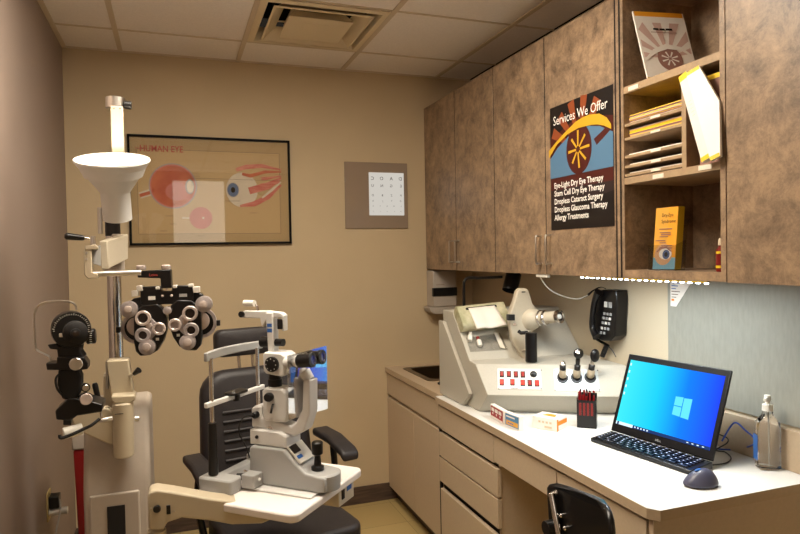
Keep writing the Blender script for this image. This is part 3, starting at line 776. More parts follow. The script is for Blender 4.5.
MB().box((XDK + .016, YDF + .001, .09), (XDK + .029, YSI - .004, ZD - .034)).build('side_gap', 'dark_gap', t)
MB().box((XDK + .022, YL, ZD - .043), (XDK + .03, YDF, ZD - .033)).build('shadow_gap', 'dark_gap', t)
# kneehole aprons
t = thing('kneehole_drawer', 'beige shallow drawer front under the desk beside the drawer cabinet', 'drawer', (XDK + .02, 2.0, z_ - .1), 0, 'desk apron drawers')
fronts(t, [(z_, z_ - .105)], YT, 1.836)
MB().box((XDK + .03, 1.84, z_ - .10), (XDK + .4, YB1 - .036, z_ - .01)).build('drawer_box', 'cab_laminate', t)
t = thing('kneehole_drawer', 'beige shallow drawer front under the desk behind the office chair', 'drawer', (XDK + .02, 1.6, z_ - .1), 0, 'desk apron drawers')
fronts(t, [(z_, z_ - .105)], 1.834, YE + .04)
MB().box((XDK + .03, YE + .06, z_ - .10), (XDK + .4, 1.83, z_ - .01)).build('drawer_box', 'cab_laminate', t)
t = thing('desk_end_panel', 'beige laminate end panel under the near end of the desk', 'panel', (1.5, YE + .03, 0))
MB().box((XDK + .012, YE + .016, 0), (XR - .001, YE + .034, ZD - .031)).build('board', 'cab_laminate', t, bevel=.001)

# ============================================================ INSTRUMENT CONSOLE
XA, XB = 1.262, XR - .002
def pl(l, r):   # left and right (y, z) -> points
    return Vector((XA, l[0], l[1])), Vector((XB, r[0], r[1]))
base = ((2.51, ZD + .001), (2.205, ZD + .001)); lip = ((2.43, .91), (2.125, .91)); ftop = ((2.542, 1.027), (2.236, 1.027)); stp = ((2.603, 1.033), (2.538, 1.033)); top = ((2.783, 1.242), (2.735, 1.242)); bk = ((2.895, 1.242), (2.895, 1.242)); bb = ((2.895, ZD + .001), (2.895, ZD + .001))
t = thing('instrument_console', 'large beige instrument console on the desk corner with sloped top and switch panels', 'console', (1.5, 2.6, ZD))
prof = [base, lip, ftop, stp, top, bk, bb]
Lp = [pl(*p)[0] for p in prof]; Rp = [pl(*p)[1] for p in prof]
f = MB(); vs = Lp + Rp; n = len(prof)
fs = [tuple(range(n)), tuple(range(n, 2 * n))[::-1]] + [(i, (i + 1) % n, (i + 1) % n + n, i + n) for i in range(n)]
f.add(vs, fs).build('body', 'console_paint', t, bevel=.003)
# side cheek board
q = [(2.85, 1.19), (2.567, .888), (2.632, ZD + .004), (2.90, ZD + .004), (2.90, 1.19)]
MB().hexa([Vector((XA - .022, y, z)) for y, z in q], [Vector((XA - .0035, y, z)) for y, z in q], 'console_paint').build('side_board', 'console_paint', t, bevel=.002)
# front face frame
A = Vector((XA, lip[0][0], lip[0][1])); rF = (Vector((XB, lip[1][0], lip[1][1])) - A).normalized(); uF = (Vector((XA, ftop[0][0], ftop[0][1])) - A); uF = (uF - rF * uF.dot(rF)).normalized(); nF = rF.cross(uF)
if nF.y > 0: nF = -nF
def on_face(u, v):
    d = Fv * FPX + Rv * (u - 400) - Uv * (v - 267); s_ = (A - CAM).dot(nF) / d.dot(nF); return CAM + d * s_
def fc(u, v): p = on_face(u, v) - A; return (p.dot(rF), p.dot(uF))
def slab(parent, name, c0, c1, th, mt, off=.0006, bevel=0):
    x0, x1 = sorted((c0[0], c1[0])); y0, y1 = sorted((c0[1], c1[1]))
    q = [A + rF * a + uF * b + nF * off for a, b in ((x0, y0), (x1, y0), (x1, y1), (x0, y1))]
    return MB().hexa(q, [p + nF * th for p in q]).build(name, mt, parent, bevel=bevel)
sw = slab(t, 'switch_panel', fc(497.5, 369), fc(542, 390), .003, 'switch_plate')
for i, (u, v, lit) in enumerate(((501.8, 374.7, 0), (508.8, 374.7, 0), (515.8, 374.9, 0), (522.8, 375, 0), (501.8, 382.8, 1), (512.4, 382.8, 1), (522.8, 383.4, 1), (529.8, 383.6, 0), (537, 383.8, 1))):
    c = fc(u, v)
    slab(sw, 'rocker_bezel', (c[0] - .0098, c[1] - .0155), (c[0] + .0098, c[1] + .0155), .002, 'black_plastic', .0038)
    slab(sw, 'rocker_switch', (c[0] - .006, c[1] - .0105), (c[0] + .006, c[1] + .0105), .004, 'glow_red' if lit else 'glow_red_dim', .006, .001)
k = A + rF * fc(533.5, 374.8)[0] + uF * fc(533.5, 374.8)[1] + nF * .0036
MB().lathe([(0, .015), (.003, .015), (.003, .011), (.014, .0095), (.015, .008)], k, nF).build('dial_knob', 'black_plastic', sw)
for u, v in ((499, 370.5), (541, 370.5), (499, 389), (541, 389)):
    p = A + rF * fc(u, v)[0] + uF * fc(u, v)[1] + nF * .0036; MB().lathe([(0, .003), (.0015, .002)], p, nF, 8).build('screw', 'black_plastic', sw)
slab(sw, 'panel_mark', (fc(511, 388)[0], fc(512, 388.9)[1]), (fc(518, 388)[0], fc(512, 388.1)[1]), .0003, 'black_ink', .0037)
wl = slab(t, 'well_panel', fc(553.5, 369.5), fc(600, 391.5), .003, 'steel_plate')
for u in (553.5 + 16, 553.5 + 30.5):
    c = fc(u, 380); slab(wl, 'panel_joint', (c[0] - .0008, fc(0 + u, 390.8)[1]), (c[0] + .0008, fc(u, 370)[1]), .0006, 'console_dark', .0038)
for u, v in ((554.8, 370.7), (597.5, 370.7), (555.2, 390.3), (599, 390.3)):
    p = A + rF * fc(u, v)[0] + uF * fc(u, v)[1] + nF * .0036; MB().lathe([(0, .003), (.0015, .002)], p, nF, 8).build('screw', 'black_plastic', wl)
for u, v in ((563.4, 386.5), (577, 386.6), (590.5, 386.8)):
    c = fc(u, v); slab(wl, 'indicator_light', (c[0] - .0018, c[1] - .002), (c[0] + .0018, c[1] + .002), .0012, 'glow_red', .0038)
tiltd = (nF * .45 + Vector((0, 0, 1))).normalized()
heads = [('short', 'black handled hand instrument with a small silver head in the leftmost well'), ('tall', 'tall black ophthalmoscope standing in the middle well of the console'), ('oval', 'black retinoscope with an oval head in the rightmost well')]
for i, ((u, v), (kind, label)) in enumerate(zip(((562.5, 378.5), (576.3, 378.5), (590, 378.3)), heads)):
    c = fc(u, v); p = A + rF * c[0] + uF * c[1] + nF * .0038
    MB().ring(p, nF, .0175, .024, .006).build('well_ring', 'black_plastic', wl)
    MB().lathe([(0, .0174), (.0004, .0174)], p, nF).build('well_floor', 'black_matte', wl)
    g = p + nF * .004
    t3 = thing('diagnostic_handle', label, 'hand instrument', g, 0, 'hand instruments in the console wells')
    d = (Vector((0, 0, 1)) * .86 + nF * .46 + rF * (0, .06, .12)[i]).normalized()
    g = g + d * .002
    MB().lathe([(0, .012), (.006, .016), (.03, .0155), (.036, .012)], g, d).build('grip', 'grey_enamel' if 0 else 'console_dark', t3)
    MB().lathe([(.036, .0115), (.038, .0135), (.056, .0135), (.06, .010)], g, d).build('collar', 'black_satin', t3)
    if kind == 'short':
        MB().lathe([(.06, .011), (.068, .012), (.074, .007), (.076, .004)], g, d).build('head', 'chrome', t3)
    elif kind == 'tall':
        MB().lathe([(.06, .009), (.085, .010), (.092, .008)], g, d).build('neck', 'black_satin', t3)
        hc_ = g + d * .112
        MB().ball(hc_, .022, None, (1.05, .75, 1.0)).build('head', 'black_satin', t3)
        MB().lathe([(0, .011), (.008, .010), (.009, .007)], hc_ + nF * .012 + rF * -.004, nF).build('lens', 'chrome', t3)
    else:
        MB().lathe([(.06, .008), (.075, .009), (.08, .007)], g, d).build('neck', 'brushed', t3)
        MB().ball(g + d * .102 + rF * .006, .023, None, (.95, .65, 1.25)).build('head', 'black_satin', t3)

# console items --------------------------------------------------
# slope frame at the left edge
SA = Vector((XA, stp[0][0], stp[0][1])); SBv = Vector((XA, top[0][0], top[0][1])); uS = (SBv - SA).normalized(); rS = (Vector((XB, stp[1][0], stp[1][1])) - SA); rS = (rS - uS * rS.dot(uS)).normalized(); nS = rS.cross(uS)
if nS.z < 0: nS = -nS
def on_slope(u, v, off=0):
    d = Fv * FPX + Rv * (u - 400) - Uv * (v - 267); s_ = (SA + nS * off - CAM).dot(nS) / d.dot(nS); return CAM + d * s_
P0 = on_slope(460, 334)
P0 = SA + rS * .002 + uS * .145 + nS * .0012
t = thing('tissue_box', 'green marbled tissue box lying on the top of the console slope', 'tissue box', P0)
w0, h0, d0 = .245, .125, .062
f = MB(); R = Matrix((rS, uS, nS)).transposed()
f.rbox((w0, h0, d0), .02, P0 + rS * w0 / 2 + uS * h0 / 2 + nS * d0 / 2, R, axis=0)
f.build('carton', 'marble_print', t, bevel=.003)
sl = P0 + rS * .04 + uS * .095 + nS * (d0 + .0006)
f = MB(); f.rbox((.16, .014, .0012), .006, sl + rS * .08, R); f.build('slot', 'black_plastic', t)
# hanging tissue
f = MB(); n1, n2 = 12, 8; vs = []; th = []
tl = sl + nS * .0015
for j in range(n2 + 1):
    for i in range(n1 + 1):
        a_ = i / n1; b_ = j / n2
        p = tl + rS * (.012 + a_ * (.135 + .02 * b_)) - uS * (b_ * .125) + nS * (.006 * math.sin(a_ * 9) * b_ + .003 + (.010 * b_ if b_ < .8 else .008))
        vs.append(p)
fs = [(j * (n1 + 1) + i, j * (n1 + 1) + i + 1, (j + 1) * (n1 + 1) + i + 1, (j + 1) * (n1 + 1) + i) for j in range(n2) for i in range(n1)]
o_ = f.add(vs, fs).build('tissue', 'paper', t); m_ = o_.modifiers.new('thick', 'SOLIDIFY'); m_.thickness = .001
# eye drop bottles
for k, (u, v, col, label) in enumerate(((469.5, 337, 'white', 'white capped eye drop bottle in front of the tissue box'), (478, 342, 'red_plastic', 'red capped eye drop bottle in front of the tissue box'))):
    p = on_slope(u, v) + nS * .0125; d = (uS * .9 + rS * (.35 - .3 * k)).normalized()
    t = thing('eye_drop_bottle', label, 'bottle', p, 0, 'eye drop bottles on the console slope')
    MB().lathe([(-.03, .010), (-.028, .0115), (.0, .0115), (.006, .006)], p, d, 16).build('body', 'white_plastic', t)
    MB().lathe([(.006, .0085), (.02, .0075), (.022, .005)], p, d, 16).build('cap', col, t)
# plastic bag sheet lying on the slope
p = on_slope(474, 350); t = thing('clear_sheet', 'clear plastic sheet lying on the console slope below the bottles', 'plastic sheet', p)
q = [on_slope(470, 352) + nS * .001, on_slope(508, 350) + nS * .001, on_slope(500, 333) + nS * .001, on_slope(466, 338) + nS * .001]
MB().hexa(q, [x + nS * .0012 for x in q]).build('sheet', 'acrylic_box', t)
p0 = on_slope(504, 352); t = thing('paper_slip', 'pale cream paper slip on the console slope near the projector', 'paper', p0)
q = [on_slope(500, 348) + nS * .0035, on_slope(505, 349) + nS * .0035, on_slope(498, 333) + nS * .0035, on_slope(493.5, 333) + nS * .0035]
MB().hexa(q, [x + nS * .0012 for x in q]).build('slip', 'ivory_label', t)

# chart projector -------------------------------------------------
pc = at(524, 362, Z=1.036); pc = Vector((1.452, 2.50, 1.035))
t = thing('chart_projector', 'beige chart projector with a chrome ringed barrel standing on the console', 'projector', (pc.x, pc.y, 1.035))
yj = 2.555
def J(u, v, y=yj): return at(u, v, Y=y)
f = MB()
outline = [(517, 291), (520, 288.5), (527.5, 288.5), (529, 291), (533, 304), (540, 312), (540, 324), (533, 330), (533, 346), (529, 354), (525, 361), (521, 356), (512, 340), (509.5, 322), (510, 313), (514, 302)]
q0 = [J(u, v) for u, v in outline]; vdir = Vector((.25, .97, 0)) * .05
MB().hexa(q0, [p + vdir for p in q0]).build('housing', 'beige_plastic', t, bevel=.010, seg=3)
base_pt = at(525, 360, Y=2.57)
bz = 1.0335
fx = J(523, 356) + vdir * .5
MB().cyl((fx.x, fx.y - .02, 1.055), (fx.x, fx.y + .006, fx.z + .03), .02, .016).build('stem', 'beige_plastic', t) 
S0 = J(532, 319) + vdir * .2; ax = Vector((.46, -.885, .0)).normalized()
tip = at(560, 316.5, Y=2.42); ax = (tip - S0).normalized()
Lb = (tip - S0).length
MB().lathe([(-.055, .012), (-.035, .052), (-.005, .056), (.02, .047), (.04, .036), (.045, .031)], S0, ax, 28).build('barrel_housing', 'beige_plastic', t)
MB().lathe([(.045, .033), (.05, .036), (.055, .036), (.058, .033)], S0, ax, 28).build('chrome_ring', 'chrome', t)
MB().lathe([(.058, .030), (.075, .030)], S0, ax, 28).build('barrel', 'beige_plastic', t)
MB().lathe([(.073, .031), (.076, .034), (.082, .034), (.086, .030)], S0, ax, 28).build('chrome_ring', 'chrome', t)
MB().lathe([(.084, .0265), (Lb - .01, .0265)], S0, ax, 28).build('barrel', 'beige_plastic', t)
f = MB(); f.loop([(Lb - .014, .024), (Lb - .014, .030), (Lb + .004, .031), (Lb + .006, .027), (Lb + .002, .020)], S0, ax, 28); f.build('lens_ring', 'chrome', t)
MB().lathe([(Lb - .009, .0255), (Lb - .005, .022), (Lb - .004, .012)], S0, ax, 28).build('lens', 'lens_dark', t)
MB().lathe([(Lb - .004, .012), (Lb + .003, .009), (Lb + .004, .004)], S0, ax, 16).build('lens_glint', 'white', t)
q = [J(508.5, 314.5, yj - .012), J(515, 314.5, yj - .012), J(515, 320.5, yj - .012), J(508.5, 320.5, yj - .012)]
MB().hexa(q, [p + Vector((.0, .02, 0)) for p in q]).build('side_knob', 'black_plastic', t, bevel=.001)
MB().cyl(J(514.5, 324, yj - .012), J(517.5, 325.5, yj + .01), .006, .004, 12).build('lever', 'chrome', t)
k = J(523.6, 292, yj - .0012); MB().box((k.x - .010, k.y - .0006, k.z - .0022), (k.x + .010, k.y + .0006, k.z + .0022)).build('dark_mark', 'black_ink', t)
# dark handle clipped in front of the projector
p = Vector((1.486, 2.425, 1.03)); pt = at(534, 333, Y=2.43)
p = at(534, 363, Y=2.435)
t = thing('black_handle', 'upright black cylindrical handle on the console beside the projector', 'handle', (p.x, p.y, p.z))
zb_ = 1.031 + .002
MB().lathe([(0, .024), (.002, .0262), (pt.z - zb_ - .003, .0262), (pt.z - zb_, .023)], (pt.x, 2.455, zb_), Z_).build('cylinder', 'black_satin', t)
MB().tube([J(518.5, 331, 2.50), J(521, 333, 2.49), at(528, 332.5, Y=2.475)], .009, 8).build('bracket', 'black_plastic', t, bevel=.001)

# desk lamp
lb = at(464, 300, Y=2.86); 
t = thing('desk_lamp', 'black arched task lamp with a cylindrical shade behind the tissue box', 'lamp', (lb.x, 2.86, 1.243))
MB().lathe([(0, .035), (.008, .035), (.012, .01)], (lb.x, 2.86, 1.2432), Z_).build('base', 'black_satin', t)
MB().tube([(lb.x, 2.86, 1.25), (lb.x, 2.86, 1.36), (lb.x + .006, 2.862, 1.385), (lb.x + .03, 2.866, 1.398), (lb.x + .10, 2.875, 1.396), at(502, 277, Y=2.885)], .0075, 10, smooth=5).build('arm', 'black_satin', t)
a0, a1 = at(514, 273, Y=2.885), at(508.5, 296, Y=2.86)
f = MB(); f.lathe([(0, .034), (.004, .040), (.1, .040)], a0, a1 - a0, 28, cap=False); f.lathe([(0, .033), (.001, .0001)], a0, a1 - a0, 28, cap=False); f.build('shade', 'black_satin', t)
bpy.context.view_layer.objects.active = None
# paper towel dispenser on the back wall
t = thing('towel_dispenser', 'beige paper towel dispenser with a dark window in the corner under the cabinets', 'dispenser', (1.55, D, 1.2))
DY = 3.60; da, db = at(433, 271, Y=DY), at(457, 306, Y=DY); dx0, dx1, dz0, dz1 = da.x, db.x, db.z, da.z
MB().box((dx0, DY, dz0), (dx1, D - .002, dz1)).build('housing', 'stand_grey', t, bevel=.006)
MB().box((dx0 - .002, DY - .006, at(445, 296, Y=DY).z), (dx1 + .001, DY + .02, at(445, 287.5, Y=DY).z)).build('window', 'black_satin', t, bevel=.002)
q = [Vector((dx0 - .03, DY, dz0 - .002)), Vector((dx1, DY, dz0 - .002)), Vector((dx1, DY, dz0 - .045)), Vector((dx0 + .01, DY, dz0 - .045)), Vector((dx0 - .02, DY, dz0 - .028))]
MB().hexa(q, [p + Vector((0, .1, 0)) for p in q]).build('tray', 'stand_grey', t, bevel=.003)
MB().box((dx0 + .02, DY - .0006, dz1 - .088), (dx0 + .075, DY - .0001, dz1 - .0855)).build('front_mark', 'grey_ink', t)

# ============================================================ THINGS ON THE DESK
def slant_box(parent, name, P, r, n, W, Hh, Dp, mt, bevel=.001):
    """box standing at P (bottom near-left corner), front along r, depth along n (away)"""
    q = [P, P + r * W, P + r * W + n * Dp, P + n * Dp]
    return MB().hexa(q, [x + Z_ * Hh for x in q]).build(name, mt, parent, bevel=bevel)
for i, (ca, cb, front, lo_, label) in enumerate((((490.5, 416.5), (503.5, 424.5), 'red_card', 'white', 'small red and white card box on edge at the desk front'), ((505, 425), (519.5, 431), 'blue_card', 'amber_card', 'small blue and yellow card box on edge at the desk front'))):
    P = at(ca[0], ca[1], Z=ZD + .0008); Q = at(cb[0], cb[1], Z=ZD + .0008); r = (Q - P); r.z = 0; W = r.length; r.normalize(); n = Vector((-r.y, r.x, 0))
    if n.x < 0: n = -n
    t = thing('card_box', label, 'box', P, 0, 'small card boxes on the desk')
    Hh = .055
    slant_box(t, 'carton', P, r, n, W, Hh, .02, 'paper')
    a = ART(P - n * .0004, r, Z_); a.rect(W * .04, .004, W * .96, Hh - .004, front); 
    if i == 0:
        for k in range(3): a.rect(W * (.1 + .28 * k), .03, W * (.32 + .28 * k), .045, 'paper'); a.disc(W * (.21 + .28 * k), .022, .005, .005, 'paper')
        a.rect(W * .04, .004, W * .96, .010, 'paper')
    else:
        a.rect(W * .1, .008, W * .9, .026, 'amber_card'); a.rect(W * .1, .038, W * .7, .044, 'paper'); a.rect(W * .2, .014, W * .6, .018, 'blue_logo')
    a.build('front_print', front, t)
P = at(532.5, 427.5, Z=ZD + .0008); Q = at(557, 432, Z=ZD + .0008); r = Q - P; W = r.length; r.normalize(); n = Vector((-r.y, r.x, 0)); Q2 = at(576, 424, Z=ZD + .0008); Dp = (Q2 - Q).dot(n)
Dp = .085; Hh = .048
t = thing('lens_carton', 'white carton with an orange stripe and lid flap on the desk', 'box', P)
slant_box(t, 'carton', P, r, n, W, Hh, Dp, 'paper')
a = ART(P + r * W + r * .0004, n, Z_); a.rect(0, 0, .012, Hh, 'orange_card'); a.rect(0, Hh * .45, Dp, Hh * .8, 'orange_card'); a.build('side_print', 'orange_card', t)
a = ART(P - n * .0004, r, Z_)
for k in range(4): a.rect(W * (.25 + .15 * k), .026, W * (.34 + .15 * k), .034, 'tan_label')
a.rect(W * .5, .008, W * .8, .016, 'tan_label'); a.build('front_print', 'tan_label', t)
q = [P + r * W * .25 + n * .03 + Z_ * (Hh + .0004), P + r * W * .8 + n * .03 + Z_ * (Hh + .0004), P + r * W * .7 + n * .062 + Z_ * (Hh + .0004), P + r * W * .35 + n * .062 + Z_ * (Hh + .0004)]
MB().hexa(q, [x + Z_ * .001 for x in q]).build('top_patch', 'orange_card', t)
# pen holder
P = at(577, 427.5, Z=ZD + .0008); Q = at(596.5, 429, Z=ZD + .0008); r = Q - P; W = r.length; r.normalize(); n = Vector((-r.y, r.x, 0))
t = thing('pen_holder', 'black desk organiser on the desk beside the console', 'pen holder', P)
Hh = .11; f = MB(); th = .003; Dp = .06
for (a0, a1, b0, b1, h_) in ((0, W, 0, th, Hh), (0, W, Dp - th, Dp, Hh + .02), (0, th, 0, Dp, Hh + .008), (W - th, W, 0, Dp, Hh + .008)):
    q = [P + r * a0 + n * b0, P + r * a1 + n * b0, P + r * a1 + n * b1, P + r * a0 + n * b1]; f.hexa(q, [x + Z_ * h_ for x in q])
q = [P, P + r * W, P + r * W + n * Dp, P + n * Dp]; f.hexa(q, [x + Z_ * .004 for x in q])
f.build('tray', 'black_satin', t)
for k in range(4):
    q = [P + r * W * (.12 + .2 * k) - n * .0008, P + r * W * (.24 + .2 * k) - n * .0008, P + r * W * (.24 + .2 * k) + n * .0, P + r * W * (.12 + .2 * k)]
    MB().hexa([x + Z_ * .05 for x in q], [x + Z_ * .1 for x in q]).build('front_slot', 'dark_red', t)
for k in range(10):
    row, cc_ = divmod(k, 5)
    b = P + r * (W * (.14 + .18 * cc_)) + n * (.016 + .026 * row) + Z_ * .0045
    t = thing('red_pen', 'red pen with a dark cap standing in the black desk organiser', 'pen', b, 0, 'red pens in the organiser')
    tp = b + Vector((random.uniform(-.003, .003), random.uniform(-.003, .003), .125 + .006 * row + random.uniform(-.004, .004)))
    MB().cyl(b, tp, .0038, .0038, 8).build('barrel', 'red_plastic', t)
    MB().cyl(tp + Z_ * .0001, tp + Z_ * .010, .0042, .0034, 8).build('cap', 'black_plastic' if k % 3 else 'red_plastic', t)

# laptop ----------------------------------------------------------
# hinge line from far-left to near-right, base in front of it (towards -x)
FL = at(590.5, 440, Z=ZD + .006); FR = at(682, 474.5, Z=ZD + .006)
r = (FR - FL); r.z = 0; LW = r.length; r.normalize(); n = Vector((-r.y, r.x, 0)); n = n if n.x > 0 else -n      # n points away from the user
r = Vector((.15, -.9887, 0)); n = Vector((-r.y, r.x, 0)); n = n if n.x > 0 else -n
LW = .42; BD = .108
t = thing('laptop', 'black open laptop showing a blue desktop on the white desk', 'laptop', (FL.x, FL.y, ZD))
Bz = ZD + .001
q = [FL, FL + r * LW, FL + r * LW + n * BD, FL + n * BD]; q = [Vector((p.x, p.y, Bz)) for p in q]
MB().hexa(q, [p + Z_ * (.014 if i < 2 else .024) for i, p in enumerate(q)]).build('base', 'laptop_black', t, bevel=.003)
Oz = Vector((q[0].x, q[0].y, Bz)); sl_ = (.010) / BD
kn = (Z_ - n * sl_).normalized(); ku = (n + Z_ * sl_).normalized()
K0 = Oz + Z_ * .0145
for row in range(6):
    nk = [15, 15, 15, 14, 13, 9][row]; yy = BD - .012 - row * .0150
    xw = (LW - .03) / nk
    for k in range(nk):
        a0 = .015 + k * xw; ww = xw * .84
        c0 = K0 + r * (a0) + ku * (yy - .0112); 
        qq = [c0, c0 + r * ww, c0 + r * ww + ku * .0116, c0 + ku * .0116]
        kb = MB().hexa([x + kn * .0004 for x in qq], [x + kn * .004 + (r * ww * .5 + ku * .0058 - (x - c0)) * .12 for x in qq], 'key_black')
        kc = c0 + r * ww * .28 + ku * .005 + kn * .0043
        kb.add([kc, kc + r * .0045, kc + r * .0045 + ku * .0055, kc + ku * .0055], [(0, 1, 2, 3)], 'key_print')
        kb.build('key', 'key_black', t)
HG = Oz + n * (BD - .004) + Z_ * .026
ty = at(621, 355, Y=1.95)
lean = math.radians(20); su = (Z_ * math.cos(lean) + n * math.sin(lean)).normalized(); LH = .298
sn = su.cross(r); sn = sn if sn.x < 0 else -sn     # faces the user
q = [HG, HG + r * LW, HG + r * LW + su * LH, HG + su * LH]
lid = MB().hexa(q, [p - sn * .010 for p in q]).build('lid', 'laptop_black', t, bevel=.003)
# screen mesh in its own frame so the gradient follows it
m0 = HG + r * .016 + su * .030 + sn * .0004; sw_, sh_ = LW - .032, LH - .052
me = bpy.data.meshes.new('screen'); me.from_pydata([(0, 0, 0), (sw_, 0, 0), (sw_, sh_, 0), (0, sh_, 0), (0, 0, .0006), (sw_, 0, .0006), (sw_, sh_, .0006), (0, sh_, .0006)], [], [(4, 5, 6, 7), (3, 2, 1, 0), (0, 1, 5, 4), (1, 2, 6, 5), (2, 3, 7, 6), (3, 0, 4, 7)])
me.materials.append(MATS['screen']); so = bpy.data.objects.new('screen', me); C.objects.link(so)
Ms = Matrix.Identity(4)
for i in range(3): Ms[i][0] = r[i]; Ms[i][1] = su[i]; Ms[i][2] = sn[i]; Ms[i][3] = m0[i]
so.parent = lid; so.matrix_local = WM[t.name].inverted() @ Ms
a = ART(m0 + sn * .0006, r, su); 
a.rect(0, 0, sw_, .011, 'scr_bar'); a.rect(.0, .0, sw_ * .2, .011, 'scr_white'); a.rect(.006, -.0001, .014, .011, 'scr_bar')
for k in range(5): a.rect(sw_ * (.22 + .035 * k), .003, sw_ * (.236 + .035 * k), .008, 'scr_white')
for k in range(4): a.rect(sw_ * (.78 + .05 * k), .004, sw_ * (.80 + .05 * k), .007, 'scr_white')
for k in range(5): a.rect(.005, sh_ - .022 - .028 * k, .011, sh_ - .012 - .028 * k, 'scr_white')
lx, ly = sw_ * .585, sh_ * .34
for (i, j) in ((0, 0), (1, 0), (0, 1), (1, 1)):
    x0, y0 = lx + i * .034, ly + j * .033; tt = .003 * i
    a.poly([(x0, y0 - tt), (x0 + .031, y0 - tt - (.002 if j == 0 else 0)), (x0 + .031, y0 + .030 + (.002 if j else 0)), (x0, y0 + .030 + (.000))], 'scr_logo')
a.build('desktop_icons', 'scr_white', lid)
text('maker_mark', ['DELL'], HG + r * (LW / 2 - .012) + su * .010 + sn * .0006, r, su, .011, 'grey_enamel', lid)
lid_o = [o for o in t.children if o.name.startswith('lid')][0]
# mouse
p = at(699, 488, Z=ZD); 
t = thing('mouse', 'dark grey tall computer mouse at the near end of the desk', 'mouse', (p.x + .02, p.y + .01, ZD))
f = MB(); c0 = Vector((p.x + .018, p.y + .012, ZD + .001)); vs = []; nn_ = 28; rings = [(0, 1.0, 0), (.006, 1.02, 0), (.016, .95, .002), (.028, .78, .005), (.038, .55, .008), (.044, .3, .010), (.046, .08, .011)]
ddx = Vector((.96, -.28, 0)); ddy = Vector((.28, .96, 0))
for z, s_, sh in rings:
    for k in range(nn_):
        a_ = 2 * PI * k / nn_; vs.append(c0 + ddx * (.052 * s_ * math.cos(a_) + sh) + ddy * (.036 * s_ * math.sin(a_)) + Z_ * z * 1.1)
fs = [(i * nn_ + k, i * nn_ + (k + 1) % nn_, (i + 1) * nn_ + (k + 1) % nn_, (i + 1) * nn_ + k) for i in range(len(rings) - 1) for k in range(nn_)] + [tuple(range(nn_))[::-1], tuple(range((len(rings) - 1) * nn_, len(rings) * nn_))]
f.add(vs, fs).build('shell', 'mouse_grey', t, sub=1)
f = MB(); f.ball(c0 + ddx * -.006 + Z_ * .046, .009, None, (1.4, .7, .5)); f.build('wheel_accent', 'blue_logo', t)
# cables behind the laptop
p = [at(722, 441, X=1.72), at(734, 423, X=1.79), at(745, 430, X=1.79), at(756, 442, X=1.76), at(740, 449, Z=ZD + .006), at(724, 449.5, Z=ZD + .006), at(712, 448, Z=ZD + .006)]
t = thing('network_cable', 'blue cable looping behind the laptop to the sanitiser bottle', 'cable', p[5]); MB().tube(p, .003, 8, smooth=6).build('cable', 'blue_cable', t)
p = [at(718, 434, X=1.74), at(727, 438, X=1.76), at(727, 443, X=1.74), at(716, 450, Z=ZD + .006), at(725, 452, Z=ZD + .004), at(731, 458, Z=ZD + .004), at(726, 463, Z=ZD + .004), at(712, 465, Z=ZD + .004)]
t = thing('power_cable', 'black cable looping on the desk behind the laptop', 'cable', p[5]); MB().tube(p, .0022, 8, smooth=6).build('cable', 'black_plastic', t)
# sanitiser bottle
p = at(768, 468, Z=ZD + .001); zt = at(768, 394, Y=p.y).z
t = thing('sanitiser_bottle', 'clear pump bottle of hand sanitiser in the desk corner by the wall', 'bottle', (p.x, p.y, ZD))
hb_ = zt - ZD
sc = hb_ / .2
R = rz(math.radians(-25)); f = MB()
prof = [(0, .026, .018), (.004, .030, .022), (.06, .029, .021), (.10, .030, .022), (.125, .028, .02), (.14, .016, .014), (.147, .012, .012), (.155, .012, .012)]
vs = []; nn_ = 24
for z, a_, b_ in prof:
    for k in range(nn_):
        an = 2 * PI * k / nn_; ca, sa = math.cos(an), math.sin(an); e_ = .6
        vs.append(Vector((p.x, p.y, ZD + .001 + z * sc)) + R @ Vector((a_ * math.copysign(abs(ca) ** e_, ca), b_ * math.copysign(abs(sa) ** e_, sa), 0)) * sc)
f.add(vs, [(i * nn_ + k, i * nn_ + (k + 1) % nn_, (i + 1) * nn_ + (k + 1) % nn_, (i + 1) * nn_ + k) for i in range(len(prof) - 1) for k in range(nn_)] + [tuple(range(nn_))[::-1], tuple(range((len(prof) - 1) * nn_, len(prof) * nn_))])
f.build('bottle', 'bottle_clear', t)
pb = Vector((p.x, p.y, ZD))
q = [pb + R @ Vector((-.0315 * sc, y_, z_)) for y_, z_ in ((.014, .03), (-.014, .03), (-.014, .11), (.014, .11))]
f = MB(); f.hexa(q, [x + R @ Vector((-.0008, 0, 0)) for x in q], 'blue_logo'); f.build('label', 'blue_logo', t)
MB().lathe([(.156 * sc, .014 * sc), (.172 * sc, .013 * sc), (.174 * sc, .006 * sc), (.186 * sc, .006 * sc)], pb, Z_).build('pump_collar', 'white_plastic', t)
f = MB(); f.lathe([(.184 * sc, .009 * sc), (.197 * sc, .008 * sc)], pb, Z_); f.tube([pb + Z_ * .191 * sc, pb + Z_ * .191 * sc + Vector((-.024, -.012, -.002)) * sc], .0045 * sc, 8); f.build('pump_nozzle', 'white_plastic', t)
MB().cyl(pb + Z_ * .01, pb + Z_ * .155 * sc, .0022, .0022, 8).build('dip_tube', 'white_plastic', t)

